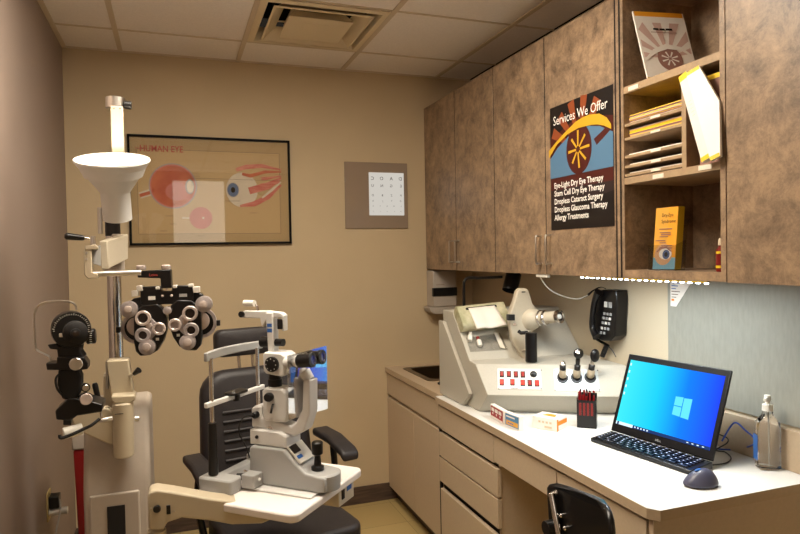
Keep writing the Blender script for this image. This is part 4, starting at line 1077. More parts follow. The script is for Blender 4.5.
# wall phone -------------------------------------------------------
t = thing('wall_phone', 'black wall telephone with grey memory keys hung under the cabinets', 'telephone', (XR, 2.34, 1.1))
def W_(u, v, x=1.82): return at(u, v, X=x)
xo = 1.765
body = [(597, 291), (603, 289.5), (616, 290.5), (616.5, 300), (615, 336), (610, 341), (602, 341), (592, 336), (590.5, 322), (592, 305)]
q = [at(u, v, X=xo) for u, v in body]
MB().hexa(q, [Vector((XR - .003, p.y, p.z)) for p in q]).build('body', 'black_satin', t, bevel=.005)
f = MB(); hp = [at(u, v, X=xo - .022) for u, v in ((599, 292), (595, 300), (592.5, 315), (592.5, 328), (597, 337))]
f.tube(hp, [.020, .013, .012, .013, .020], 12, smooth=6); f.build('handset', 'black_satin', t)
for cx_ in (0,):
    for rw, (v, h) in enumerate(((304.5, 6.5), (313.5, 3.4), (318, 3.4), (322.6, 3.4), (328, 3.4), (332.6, 3.0))):
        for cl in range(3 if rw else 2):
            u = 605.5 + cl * (3.1 if rw else 4.4) - rw * .85 + (0 if rw else .5); c0 = at(u, v + (cl * .5), X=xo - .001)
            if rw > 3 and cl == 2 and rw == 5: continue
            hy_, hz_ = (.0055, .0055) if rw else (.009, .012)
            MB().box((xo - .004, c0.y - hy_, c0.z - hz_), (xo - .0005, c0.y + hy_, c0.z + hz_)).build('key', 'grey_enamel' if (rw + cl) % 4 else 'red_ink' if rw == 5 else 'white_plastic', t)
coil = []; pc0 = at(598, 340, X=1.785); pc1 = at(607, 345, X=1.80); pc2 = at(602, 357, X=1.80)
for k in range(150):
    s_ = k / 149; b_ = pc0.lerp(pc1, s_ * 2) if s_ < .5 else pc1.lerp(pc2, s_ * 2 - 1)
    coil.append(b_ + Vector((.009 * math.cos(k * .9), .011 * math.sin(k * .9), .003 * math.sin(k * .9))))
MB().tube(coil, .0023, 6).build('coiled_cord', 'black_plastic', t)
MB().tube([at(607, 345, X=1.8), at(612, 350, X=1.81), at(616, 357, X=1.815)], .002, 6, smooth=4).build('line_cord', 'black_plastic', t)
# note on the wall panel
q = [(1.963, 1.40), (1.856, 1.40), (1.90, 1.345), (1.934, 1.302), (1.963, 1.303)]
t = thing('paper_note', 'white torn paper note stuck on the wall panel under the cabinet', 'note', (XR - .006, 1.92, 1.3))
MB().hexa([Vector((XR - .0062, a_, b_)) for a_, b_ in q], [Vector((XR - .0072, a_, b_)) for a_, b_ in q]).build('sheet', 'paper', t)
a = ART((XR - .0073, 1.963, 1.302), -Y_, Z_)
for k in range(6): a.rect(.006, .035 + k * .011, .03 + .01 * (k % 3), .038 + k * .011, 'blue_logo' if k > 2 else 'grey_ink')
a.rect(.006, .022, .02, .03, 'orange_card'); a.build('print', 'blue_logo', t)
# ============================================================ SLIT LAMP TABLE AND SLIT LAMP
TH = math.radians(-43); TO = Vector((.309, 2.02, 0)); ZT = .8
RT = rz(TH); tex, tey = RT @ X_, RT @ Y_
def tl_(u, v, y=0):
    """point of the local plane y=const seen at (u, v), in table coordinates (x, z above the table top)"""
    d = Fv * FPX + Rv * (u - 400) - Uv * (v - 267); P = TO + tey * y; s_ = (P - CAM).dot(tey) / d.dot(tey); p = CAM + d * s_ - TO
    return p.dot(tex), p.z - ZT
def SLv(x, y, z): return TO + tex * x + tey * y + Z_ * (ZT + z)      # local to world
t = thing('slit_lamp_table', 'white topped swing table on a beige arm in front of the exam chair', 'table', (TO.x, TO.y, 0), TH)
f = MB(); f.rbox((.385, .425, .026), .028, SLv(-.012, .012, -.013), RT, seg=6); f.build('table_top', 'table_white', t, bevel=.006, seg=3)
f = MB(); f.rbox((.30, .30, .012), .03, SLv(-.03, .0, -.0325), RT, seg=4); f.build('support_plate', 'beige_plastic', t)
f = MB(); f.box((.02, .10, -.095), (.152, .205, -.0265), None, RT, TO + Z_ * ZT); cb = f.build('control_box', 'beige_plastic', t, bevel=.003)
f = MB(); f.box((.152, .118, -.075), (.155, .135, -.045), None, RT, TO + Z_ * ZT); f.build('switch', 'black_plastic', cb)
f = MB(); f.box((.152, .155, -.06), (.1535, .185, -.035), None, RT, TO + Z_ * ZT); f.build('maker_badge', 'blue_logo', cb)
YArm = 1.92
arm = [(147.5, 496), (150, 491.8), (157, 490), (172, 492), (212, 499), (262, 505), (275, 507), (276, 518), (262, 524), (232, 525), (210, 521), (182, 518), (167, 523), (164, 530), (148.5, 530)]
q = [at(u, v, Y=YArm) for u, v in arm]
am = MB().hexa(q, [p + Vector((.0, .065, 0)) for p in q]).build('arm', 'cream_enamel', t, bevel=.006, seg=3)
k = at(157, 508.5, Y=YArm); MB().lathe([(0, .0105), (.006, .0105), (.008, .008)], k, -Y_).build('knob', 'black_plastic', am)
k = at(168.5, 509.5, Y=YArm); MB().box((k.x - .0055, k.y - .003, k.z - .013), (k.x + .0055, k.y, k.z + .013)).build('rocker_switch', 'black_plastic', am, bevel=.001)
for u, v in ((151, 508), (174.5, 511)): k = at(u, v, Y=YArm); MB().lathe([(0, .0025), (.0015, .002)], k, -Y_, 8).build('screw', 'brushed', am)
k = at(156.5, 530, Y=YArm + .032)
MB().cyl((k.x, YArm + .033, .03), (k.x, YArm + .033, k.z), .026, .026, 28).build('post', 'cream_enamel', t)
MB().lathe([(0, .14), (.02, .13), (.03, .04)], (k.x, YArm + .033, 0), Z_, 32).build('foot', 'stand_grey', t)

t = thing('slit_lamp', 'white and grey slit lamp microscope with chin rest standing on the swing table', 'slit lamp', (TO.x, TO.y, ZT), TH)
def lb(lo, hi, name, mt, bevel=.003, parent=t, seg=2):
    f = MB(); f.box(lo, hi, None, RT, TO + Z_ * ZT); return f.build(name, mt, parent, bevel=bevel, seg=seg)
def lp(pts, y0, y1, name, mt, bevel=.003, parent=t, px=True, seg=2, yref=None):
    yr = yref if yref is not None else (y0 + y1) / 2
    L = [tl_(u, v, yr) for u, v in pts] if px else pts
    return MB().hexa([SLv(x, y0, z) for x, z in L], [SLv(x, y1, z) for x, z in L]).build(name, mt, parent, bevel=bevel, seg=seg)
# rails and base plate
lb((-.10, -.085, .0005), (.16, .085, .008), 'base_plate', 'white_enamel', .003)
for s_ in (-1, 1):
    yc = s_ * .12
    f = MB(); f.rbox((.125, .062, .045), .012, SLv(-.145, yc, .023), RT); ft = f.build('chin_rest_foot', 'grey_enamel', t, bevel=.005)
    MB().cyl(SLv(-.17, yc, .05), SLv(-.17, yc, .21), .0155, .013).build('post_sleeve', 'black_plastic', t)
    MB().cyl(SLv(-.17, yc, .21), SLv(-.17, yc, .412), .0068).build('chin_rest_post', 'chrome', t)
lb((-.205, -.09, .0005), (-.17, .09, .028), 'cross_rail', 'grey_enamel', .004)
f = MB(); pts = []; n = 10
for (h0, h1, bow, name, yo) in ((.405, .432, .028, 'forehead_band', .145), (.262, .278, .0, 'chin_rest_bar', .15)):
    a_, b_ = [], []
    for i in range(n + 1):
        y = -yo + 2 * yo * i / n; x = -.17 - bow * (1 - (2 * i / n - 1) ** 2)
        a_.append((x - .006, y)); b_.append((x + .008, y))
    poly = a_ + b_[::-1]; f = MB(); up_ = .012 if name == 'forehead_band' else 0
    nq = len(a_)
    vs = [SLv(x, y, h0) for x, y in a_] + [SLv(x, y, h0) for x, y in b_] + [SLv(x, y, h1) for x, y in a_] + [SLv(x, y, h1) for x, y in b_]
    fs = []
    for i in range(nq - 1): fs += [(i, i + 1, nq + i + 1, nq + i), (2 * nq + i, 3 * nq + i, 3 * nq + i + 1, 2 * nq + i + 1), (i, 2 * nq + i, 2 * nq + i + 1, i + 1), (nq + i, nq + i + 1, 3 * nq + i + 1, 3 * nq + i)]
    fs += [(0, nq, 3 * nq, 2 * nq), (nq - 1, 3 * nq - 1, 4 * nq - 1, 2 * nq - 1)]
    f.add(vs, fs).build(name, 'grey_enamel' if bow else 'white_enamel', t, bevel=.003)
f = MB(); f.rbox((.05, .085, .008), .02, SLv(-.165, -.005, .283), RT, seg=6); cu_ = f.build('chin_cup', 'black_satin', t, bevel=.002)
MB().cyl(SLv(-.165, -.005, .255), SLv(-.165, -.005, .279), .012).build('chin_cup_stem', 'black_satin', t)
# moving base
lp([(-.085, .009), (-.085, .118), (-.075, .128), (.045, .128), (.09, .085), (.12, .062), (.185, .056), (.19, .05), (.19, .009)], -.052, .052, 'moving_base', 'grey_enamel', .012, px=False, seg=4)
f = MB(); f.lathe([(0, .052), (.045, .052), (.05, .046)], SLv(.155, 0, .009), Z_, 32); f.build('base_nose', 'grey_enamel', t)
f = MB(); f.lathe([(0, .014), (.006, .02), (.016, .02), (.02, .012), (.05, .0095), (.056, .017), (.09, .018), (.094, .014)], SLv(.135, 0, .055), Z_, 24); f.build('joystick', 'black_satin', t)
lp([(.048, .131), (.095, .084), (.100, .089), (.053, .136)], -.04, .04, 'display', 'white_plastic', .001, px=False)
lp([(.055, .1335), (.075, .1135), (.0765, .115), (.0565, .135)], -.038, .0, 'display_window', 'black_satin', 0, px=False)
lp([(.082, .1075), (.09, .0995), (.0915, .101), (.0835, .109)], -.036, -.012, 'maker_badge', 'blue_logo', 0, px=False)
f = MB(); f.cyl(SLv(-.12, -.03, .035), SLv(-.03, -.075, .035), .0045); f.build('axle', 'chrome', t)
f = MB(); f.rbox((.05, .05, .04), .008, SLv(-.06, -.072, .03), RT); f.build('axle_housing', 'grey_enamel', t, bevel=.003)
MB().cyl(SLv(-.088, -.077, .036), SLv(-.108, -.084, .036), .011).build('axle_knob', 'black_plastic', t)
# column block
lp([(-.088, .129), (-.088, .178), (.02, .178), (.05, .165), (.05, .129)], -.042, .042, 'column_block', 'white_enamel', .005, px=False)
k = SLv(-.06, -.042, .155); MB().lathe([(0, .006), (.004, .005)], k, -tey, 12).build('lock_screw', 'black_plastic', t)
# swing arms
lp([(-.092, .179), (-.092, .24), (-.075, .25), (-.052, .25), (-.052, .215), (.058, .195), (.075, .21), (.098, .25), (.104, .34), (.128, .345), (.125, .24), (.105, .185), (.07, .165), (.052, .166), (-.045, .179)], -.026, .026, 'swing_arm', 'white_enamel', .006, px=False, seg=3)
MB().lathe([(0, .011), (.014, .011), (.018, .008)], SLv(-.07, -.026, .222), -tey, 16).build('arm_knob', 'black_plastic', t)
MB().tube([SLv(-.07, -.045, .225), SLv(-.10, -.06, .215), SLv(-.115, -.06, .17), SLv(-.095, -.05, .12), SLv(-.08, -.056, .09)], .0025, 8, smooth=5).build('cable', 'black_plastic', t)
MB().cyl(SLv(-.02, 0, .179), SLv(-.02, 0, .205), .028, .024).build('pivot', 'chrome', t)
# slit tower
lp([(-.045, .212), (-.045, .30), (-.035, .312), (.03, .312), (.045, .30), (.05, .225), (.04, .205), (-.03, .205)], -.032, .032, 'slit_housing', 'white_enamel', .007, px=False, seg=3)
f = MB(); f.lathe([(0, .013), (.012, .015), (.02, .012)], SLv(-.012, -.032, .285), -tey, 16); f.build('slit_knob', 'black_plastic', t)
MB().tube([SLv(.0, -.036, .262), SLv(.004, -.05, .25), SLv(.002, -.052, .238)], .004, 8).build('slit_lever', 'black_plastic', t)
MB().cyl(SLv(-.015, 0, .305), SLv(-.015, 0, .362), .022, .020).build('neck', 'black_satin', t)
MB().cyl(SLv(-.015, 0, .318), SLv(-.015, 0, .335), .0235).build('neck_ring', 'black_plastic', t)
# lamp tower
lp([(-.03, .42), (-.034, .515), (-.036, .548), (-.008, .548), (-.008, .42), (-.012, .405), (-.026, .405)], -.016, .016, 'lamp_tower', 'white_enamel', .004, px=False)
for z0, z1 in ((.485, .497), (.502, .513)): lb((-.03, -.0166, z0), (-.012, -.016, z1), 'maker_badge', 'blue_logo', 0)
lp([(-.13, .528), (-.13, .545), (-.12, .552), (-.03, .552), (.018, .548), (.03, .54), (.03, .49), (.022, .49), (.02, .532), (-.03, .532), (-.05, .50), (-.055, .505), (-.06, .528)], -.012, .012, 'head_bracket', 'white_enamel', .003, px=False)
f = MB(); f.cyl(SLv(-.128, -.0125, .540), SLv(-.128, -.020, .540), .010, .010, 16); f.build('bracket_knob', 'black_plastic', t)
f = MB(); f.tube([SLv(-.075, 0, .552), SLv(-.078, 0, .566), SLv(-.085, 0, .57)], .0035, 8); f.build('handle_stem', 'chrome', t)
MB().cyl(SLv(-.128, 0, .575), SLv(-.088, 0, .575), .0105, .0105, 20).build('grip_roller', 'white_plastic', t)
lb((.008, -.016, .496), (.026, -.012, .528), 'mirror_lever', 'black_plastic', .001)
for s_, x in ((-1, -.045), (1, .008)): 
    k = SLv(x - s_ * .0, 0, .452); MB().cyl(k - tex * .018, k + tex * .012, .0175 if s_ < 0 else .012, .0175 if s_ < 0 else .012, 20).build('centring_knob', 'black_satin', t)
    MB().cyl(SLv(-.033, 0, .452), SLv(-.006, 0, .452), .009).build('knob_axle', 'chrome', t) if s_ < 0 else None
# microscope head
lp([(-.036, .362), (-.038, .418), (-.03, .424), (.03, .424), (.045, .415), (.045, .355), (.03, .350), (-.026, .356)], -.034, .034, 'microscope_head', 'white_enamel', .005, px=False)
k = SLv(.0, -.034, .388)
md = MB().lathe([(0, .024), (.008, .024), (.010, .021)], k, -tey, 28).build('magnification_dial', 'black_satin', t)
f = MB()
for i in range(8):
    a_ = i * PI / 4; c_ = SLv(.018 * math.cos(a_), -.0442, .388 + .018 * math.sin(a_)); MB().lathe([(0, .0018), (.0006, .0018)], c_, -tey, 8).build('dial_dot', 'white_plastic', md)
for s_ in (-1, 1):
    y = s_ * .030
    b_ = SLv(.045, s_ * .020, .392); e_ = SLv(.092, y, .402); e2 = SLv(.145, y, .408)
    MB().cyl(b_, e_, .020, .018, 24).build('eyepiece_tube', 'white_enamel', t)
    d = (e2 - e_).normalized(); Ln = (e2 - e_).length
    ep = MB().lathe([(0, .0185), (.004, .0215), (Ln - .014, .0215), (Ln - .006, .0235), (Ln - .001, .0225), (Ln, .015)], e_, d, 28).build('eyepiece', 'black_satin', t)
    MB().lathe([(Ln + .0003, .014), (Ln + .0008, .010)], e_, d, 20).build('eyepiece_lens', 'lens_blue', ep)
MB().cyl(SLv(.115, 0, .34), SLv(.095, 0, .362), .015, .02).build('head_support', 'white_enamel', t)
# breath shield
sc0 = SLv(.10, .0125, .338); nn = Vector((.525, -.85, 0)).normalized(); rr = Vector((.85, .525, 0)).normalized()
SN = math.radians(0)
def shp(a_, z): return sc0 + rr * a_ + Z_ * z
hw = .083
q = [shp(-hw, -.11), shp(hw, -.11), shp(hw, .095), shp(-hw, .085)]
MB().hexa(q, [p - nn * .002 for p in q]).build('breath_shield', 'acrylic', t)
shp_dbg = (sc0, rr)

# ============================================================ INSTRUMENT STAND
YP = 2.30
pp0 = at(114.8, 300, Y=YP); PX = pp0.x
t = thing('instrument_stand', 'beige ophthalmic instrument stand with steel pole and glowing bowl lamp by the left wall', 'instrument stand', (PX, YP, 0))
x0, x1 = -.272, -.082
prof = [(2.10, .0), (2.10, .83), (2.155, 1.02), (2.19, 1.055), (2.42, 1.055), (2.44, 1.03), (2.44, 0)]
bc = MB().hexa([Vector((x0, y, z)) for y, z in prof], [Vector((x1, y, z)) for y, z in prof]).build('base_cabinet', 'stand_grey', t, bevel=.016, seg=4)
MB().box((x0 + .018, 2.090, .01), (x1 - .032, 2.101, .815)).build('front_panel', 'stand_grey', bc, bevel=.006, seg=3)
a_ = at(107, 507, Y=2.089); b_ = at(125, 505, Y=2.089)
MB().box((a_.x, 2.086, .45), (b_.x, 2.0895, a_.z)).build('recess_slot', 'black_matte', bc)
MB().lathe([(0, .018), (.02, .018), (.024, .014)], ((a_.x + b_.x) / 2, 2.0855, .64), -Y_).build('slot_knob', 'white_plastic', bc)
ztop = at(115, 100, Y=YP).z
MB().cyl((PX, YP, 1.05), (PX, YP, 1.83), .0225, .0225, 32).build('pole', 'chrome', t)
# pole cap with clamp
PXc = at(115.5, 110, Y=YP).x
MB().cyl((PXc, YP, 1.78), (PXc, YP, ztop - .02), .016, .016, 20).build('upper_rod', 'cream_enamel', t)
cp = MB().lathe([(0, .026), (.002, .030), (.036, .030), (.038, .027)], (PXc, YP, ztop - .03), Z_, 28).build('pole_cap', 'brushed', t)
MB().cyl((PXc + .028, YP - .01, ztop - .016), (PXc + .05, YP - .01, ztop - .018), .012, .014, 16).build('cap_knob', 'black_plastic', cp)
# lamp
lc = at(112.4, 160, Y=2.14); ax = Vector((-.03, -.33, .94)).normalized(); r0 = .109
lm = MB(); lm.loop([(0, r0), (.006, r0 + .002), (.008, r0 - .003), (-.085, .058), (-.09, .056), (-.095, .062), (-.09, .064)], lc, ax, 48) if False else None
lm = MB(); prof = [(.0, r0 - .004), (.003, r0), (-.002, r0 + .001), (-.098, .046), (-.102, .0435), (-.19, .043), (-.192, .039)]
lm.lathe(prof, lc, ax, 48, cap=False); lm.lathe([(0, r0 - .004), (-.05, .085)], lc, ax, 48, cap=False); lm.lathe([(-.192, .039), (-.1921, .0005)], lc, ax, 48, cap=False)
lamp = lm.build('lamp_bowl', 'white_enamel', t)
MB().lathe([(-.008, r0 - .009), (-.006, r0 - .0095), (-.006, .0005)], lc, ax, 48, cap=False).build('lamp_diffuser', 'lamp_glow', lamp)
la = bpy.data.lights.new('bowl_light', 'AREA'); la.shape = 'DISK'; la.size = .2; la.energy = LAMP_POWER; la.color = (1, .88, .68)
lo = bpy.data.objects.new('bowl_light', la); C.objects.link(lo); lo.parent = t
Mx = (frame_of(-ax)).to_4x4(); Mx.translation = lc + ax * .012; lo.matrix_local = WM[t.name].inverted() @ Mx
yA = YP - .045
a_, b_ = at(110.5, 106, Y=yA), at(123.5, 158, Y=yA)
MB().box((a_.x, yA - .006, b_.z - .02), (at(123, 106, Y=yA).x, yA + .02, a_.z)).build('lamp_bar', 'cream_enamel', t, bevel=.003)
for u in (114, 120): k = at(u, 108.5, Y=yA - .0065); MB().lathe([(0, .0025), (.001, .002)], k, -Y_, 8).build('bar_screw', 'black_plastic', t)
MB().hexa([at(93, 247, Y=2.11), at(101, 245, Y=2.12), at(101, 266, Y=2.12), at(93, 264, Y=2.11)], [p + Vector((0, .02, 0)) for p in (at(93, 247, Y=2.11), at(101, 245, Y=2.12), at(101, 266, Y=2.12), at(93, 264, Y=2.11))]).build('arm_link', 'grey_enamel', t, bevel=.002)
# black sleeve on the pole under the lamp
MB().cyl((PX - .036, YP - .02, at(98, 234, Y=YP).z), (PX - .036, YP - .02, at(98, 208, Y=YP).z), .007, .007, 12).build('hanger_rod', 'brushed', t)
MB().cyl((PX, YP, at(115, 236, Y=YP).z - .0), (PX, YP, at(115, 216, Y=YP).z), .0235, .0235, 24).build('pole_sleeve', 'black_satin', t)
# parallelogram arm holding the phoropter rod
def pts(L, Y): return [at(u, v, Y=Y) for u, v in L]
ps = [(98, 243), (112, 233.5), (122, 234), (122.5, 259), (100, 271), (97, 262)]
qa = pts([(98, 241)], 2.12)[0]
near = [at(99, 241, Y=2.12), at(101, 269, Y=2.12)]; far = [at(121, 234, Y=2.27), at(121, 259, Y=2.27)]
hx_ = Vector((.022, .0, 0))
MB().hexa([near[0], near[1], far[1], far[0]], [near[0] + hx_, near[1] + hx_, far[1] + hx_, far[0] + hx_]).build('upper_arm', 'beige_plastic', t, bevel=.003)
ln = [near[0].lerp(far[0], .02) + (near[1] - near[0]) * .72 - hx_ * .05, far[0] + (far[1] - far[0]) * .72 - hx_ * .05]
MB().tube([p + Vector((-.0015, 0, 0)) for p in ln], .0012, 6).build('arm_seam', 'grey_ink', t)
MB().box((PX - .0, YP - .05, at(118, 259, Y=2.27).z), (at(122.5, 240, Y=YP).x + .0, YP + .035, at(118, 234, Y=2.27).z)).build('pole_clamp', 'stand_grey', t, bevel=.005)
MB().lathe([(0, .034), (.045, .034), (.047, .028)], (PX, YP, at(115, 273, Y=YP).z), Z_, 28).build('pole_collar', 'stand_grey', t)
ya = 2.10
q = pts([(83.5, 250), (91.5, 249), (92, 272), (98, 273.5), (97.5, 278.5), (88, 279), (84, 275)], ya)
MB().hexa(q, [p + Vector((0, .04, 0)) for p in q]).build('arm_head', 'cream_enamel', t, bevel=.003)
for v in (253, 259): k = at(86.5, v, Y=ya); MB().lathe([(0, .004), (.001, .004)], k, -Y_, 12).build('head_screw', 'brushed', t)
q = pts([(84.5, 246), (95, 244.5), (98, 247), (98, 249.5), (85, 250)], ya - .002)
MB().hexa(q, [p + Vector((0, .045, 0)) for p in q]).build('head_bracket', 'cream_enamel', t, bevel=.002)
a_, b_ = at(94.2, 262, Y=ya + .018), at(94.2, 249.5, Y=ya + .018); MB().cyl(a_, b_, .0075, .0075, 16).build('spring_cylinder', 'grey_enamel', t)
a_, b_ = at(93, 247, Y=ya + .018), at(93, 236, Y=ya + .018); MB().cyl(a_, b_, .0075, .0065, 16).build('pivot_pin', 'brushed', t)
a_, b_ = at(90, 239, Y=ya + .01), at(84, 238, Y=ya + .01); MB().cyl(a_, b_, .004, .005, 12).build('lever_stem', 'chrome', t)
c_ = at(64.5, 236, Y=ya - .01); MB().tube([b_, b_.lerp(c_, .1), b_.lerp(c_, .9), c_], [.007, .0085, .0105, .006], 14).build('lever_grip', 'black_satin', t)
a_, b_ = at(93, 274, Y=ya + .01), at(141, 272.5, Y=ya + .02); MB().cyl(a_, b_, .0085, .0085, 20).build('phoropter_rod', 'brushed', t)
# lower arm with its joint, carrying the keratometer
yl = 2.12
q = pts([(106.5, 361), (128.5, 359.5), (134, 396), (111, 398)], yl); 
MB().hexa(q, [p + Vector((0, .06, 0)) for p in q]).build('lower_bracket', 'cream_enamel', t, bevel=.004)
q = pts([(105.5, 362), (107.5, 362), (108, 389), (105.8, 389)], yl - .004); MB().hexa(q, [p + Vector((0, .05, 0)) for p in q]).build('bracket_edge', 'brushed', t)
a_ = at(115, 362, Y=YP); MB().lathe([(0, .034), (.02, .034)], (PX, YP, a_.z - .02), Z_, 24).build('pole_socket', 'cream_enamel', t)
MB().box((PX - .03, yl + .05, 1.056), (PX + .03, YP + .03, a_.z - .02)).build('socket_block', 'cream_enamel', t, bevel=.004)
a_, b_ = at(124, 456, Y=yl - .03), at(123, 402, Y=yl - .03)
MB().lathe([(0, .026), (.004, .030), ((b_ - a_).length - .004, .030), ((b_ - a_).length, .027)], a_, b_ - a_, 32).build('joint_cylinder', 'cream_enamel', t)
q = pts([(111, 396.5), (135, 395), (135.5, 400), (131, 403), (115, 403.5), (111, 401)], yl - .05); MB().hexa(q, [p + Vector((0, .07, 0)) for p in q]).build('joint_cap', 'cream_enamel', t, bevel=.004)
for u in (119, 124, 129): k = at(u, 457, Y=yl - .045); MB().cyl(k, k + Z_ * .01, .004, .004, 10).build('joint_bolt', 'chrome', t)
k = at(119, 414, Y=yl - .0605); MB().box((k.x - .012, k.y, k.z - .001), (k.x + .012, k.y + .002, k.z + .001)).build('scale_mark', 'black_ink', t)
q = pts([(70, 416), (78, 411), (106, 408), (116, 414), (116, 446), (110, 445), (84, 434), (73, 424)], yl - .03); MB().hexa(q, [p + Vector((0, .045, 0)) for p in q]).build('lower_arm', 'cream_enamel', t, bevel=.005, seg=3)
a_, b_ = at(111, 420, Y=yl - .07), at(100.5, 420.5, Y=yl - .07); MB().cyl(a_ + Y_ * .02, b_, .0075, .0065, 14).build('lock_boss', 'brushed', t)
c_ = at(99, 401, Y=yl - .07); MB().cyl(b_ + X_ * .004, c_, .003, .003, 10).build('lock_stem', 'chrome', t); d_ = at(94.5, 383, Y=yl - .07); MB().tube([c_, c_.lerp(d_, .1), c_.lerp(d_, .9), d_], [.006, .0075, .0085, .006], 14).build('lock_grip', 'black_satin', t)
a_, b_ = at(130, 376, Y=yl), at(134, 374, Y=yl - .02); MB().cyl(a_, b_, .005, .004, 12).build('side_stem', 'brushed', t); c_ = at(139, 370, Y=yl - .03); MB().tube([b_, c_], [.006, .010], 14).build('side_grip', 'black_satin', t)
k = at(135, 419, Y=yl - .02); MB().cyl(k, k + X_ * .012, .009, .008, 16).build('side_knob', 'brushed', t)

# ============================================================ PHOROPTER
YPh = 2.13; kc = at(168, 310, Y=YPh); pxm = ((kc - CAM).dot(Fv)) / FPX
PR = rz(math.radians(-10)); pxr, pyr = PR @ X_, PR @ Y_
def ph(cx, cy, dep=0):      # pixel inside the photograph crop -> world, dep towards the back
    return kc + pxr * ((cx / 5.34 + 115 - 167) * pxm * .985) + Z_ * ((310 - (cy / 5.34 + 260)) * pxm) + pyr * dep
t = thing('phoropter', 'black phoropter with silver lens dials hanging on the stand arm', 'phoropter', kc, math.radians(-10))
def pprism(L, d0, d1, name, mt, parent=t, bevel=.003, seg=2):
    return MB().hexa([ph(x, y, d0) for x, y in L], [ph(x, y, d1) for x, y in L]).build(name, mt, parent, bevel=bevel, seg=seg)
def pdisc(cx, cy, rpx, d0, d1, name, mt, parent=t, hole=0, r1=None):
    k = ph(cx, cy, d1); R_ = rpx / 5.34 * pxm; h_ = d1 - d0
    f = MB()
    if hole: H_ = hole / 5.34 * pxm; f.loop([(0, H_), (0, R_), (h_ - .0015, R_), (h_, R_ - .0015), (h_, H_ + .001), (h_ - .001, H_)], k, -pyr, 32)
    else: f.lathe([(0, R_), (h_ - .0015, R_), (h_, (r1 / 5.34 * pxm if r1 else R_ - .0015))], k, -pyr, 32)
    return f.build(name, mt, parent)
pprism([(128, 55), (300, 50), (302, 150), (248, 150), (246, 96), (130, 90)], -.012, .016, 'hanger_bracket', 'black_satin')
text('maker_mark', ['Leica'], ph(190, 84, -.0123), pxr, Z_, .0125, 'red_ink', t)
pdisc_ = None
for cx in (145, 274): 
    a_ = ph(cx, 50, .002); MB().lathe([(0, .013), (.004, .0145), (.012, .0145), (.015, .011)], a_, Z_, 20).build('bracket_knob', 'pearl_light', t)
pprism([(138, 140), (245, 138), (250, 165), (300, 165), (304, 138), (412, 138), (414, 222), (385, 240), (300, 236), (250, 236), (172, 242), (140, 232)], -.006, .024, 'crossbar', 'black_satin')
for L in ([(122, 133), (152, 130), (154, 160), (124, 162)], [(96, 158), (130, 156), (131, 188), (98, 190)], [(412, 146), (446, 145), (447, 178), (414, 178)], [(388, 130), (414, 130), (414, 146), (390, 147)], [(220, 140), (242, 140), (242, 156), (220, 156)], [(308, 134), (330, 134), (330, 150), (308, 150)]):
    pprism(L, -.012, .012, 'adjust_knob', 'knob_white', bevel=.002)
pprism([(180, 190), (216, 190), (216, 210), (180, 210)], -.0068, -.0058, 'scale_window', 'white', bevel=0)
pprism([(340, 182), (380, 182), (380, 198), (340, 198)], -.0068, -.0058, 'name_plate', 'grey_enamel', bevel=0)
for cx, cy, r_ in ((276, 155, 6), (254, 190, 7), (300, 190, 7)): pdisc(cx, cy, r_, -.010, -.006, 'level_button', 'pearl_light')
pdisc(278, 268, 21, -.02, .01, 'centre_knob', 'pearl', r1=10)
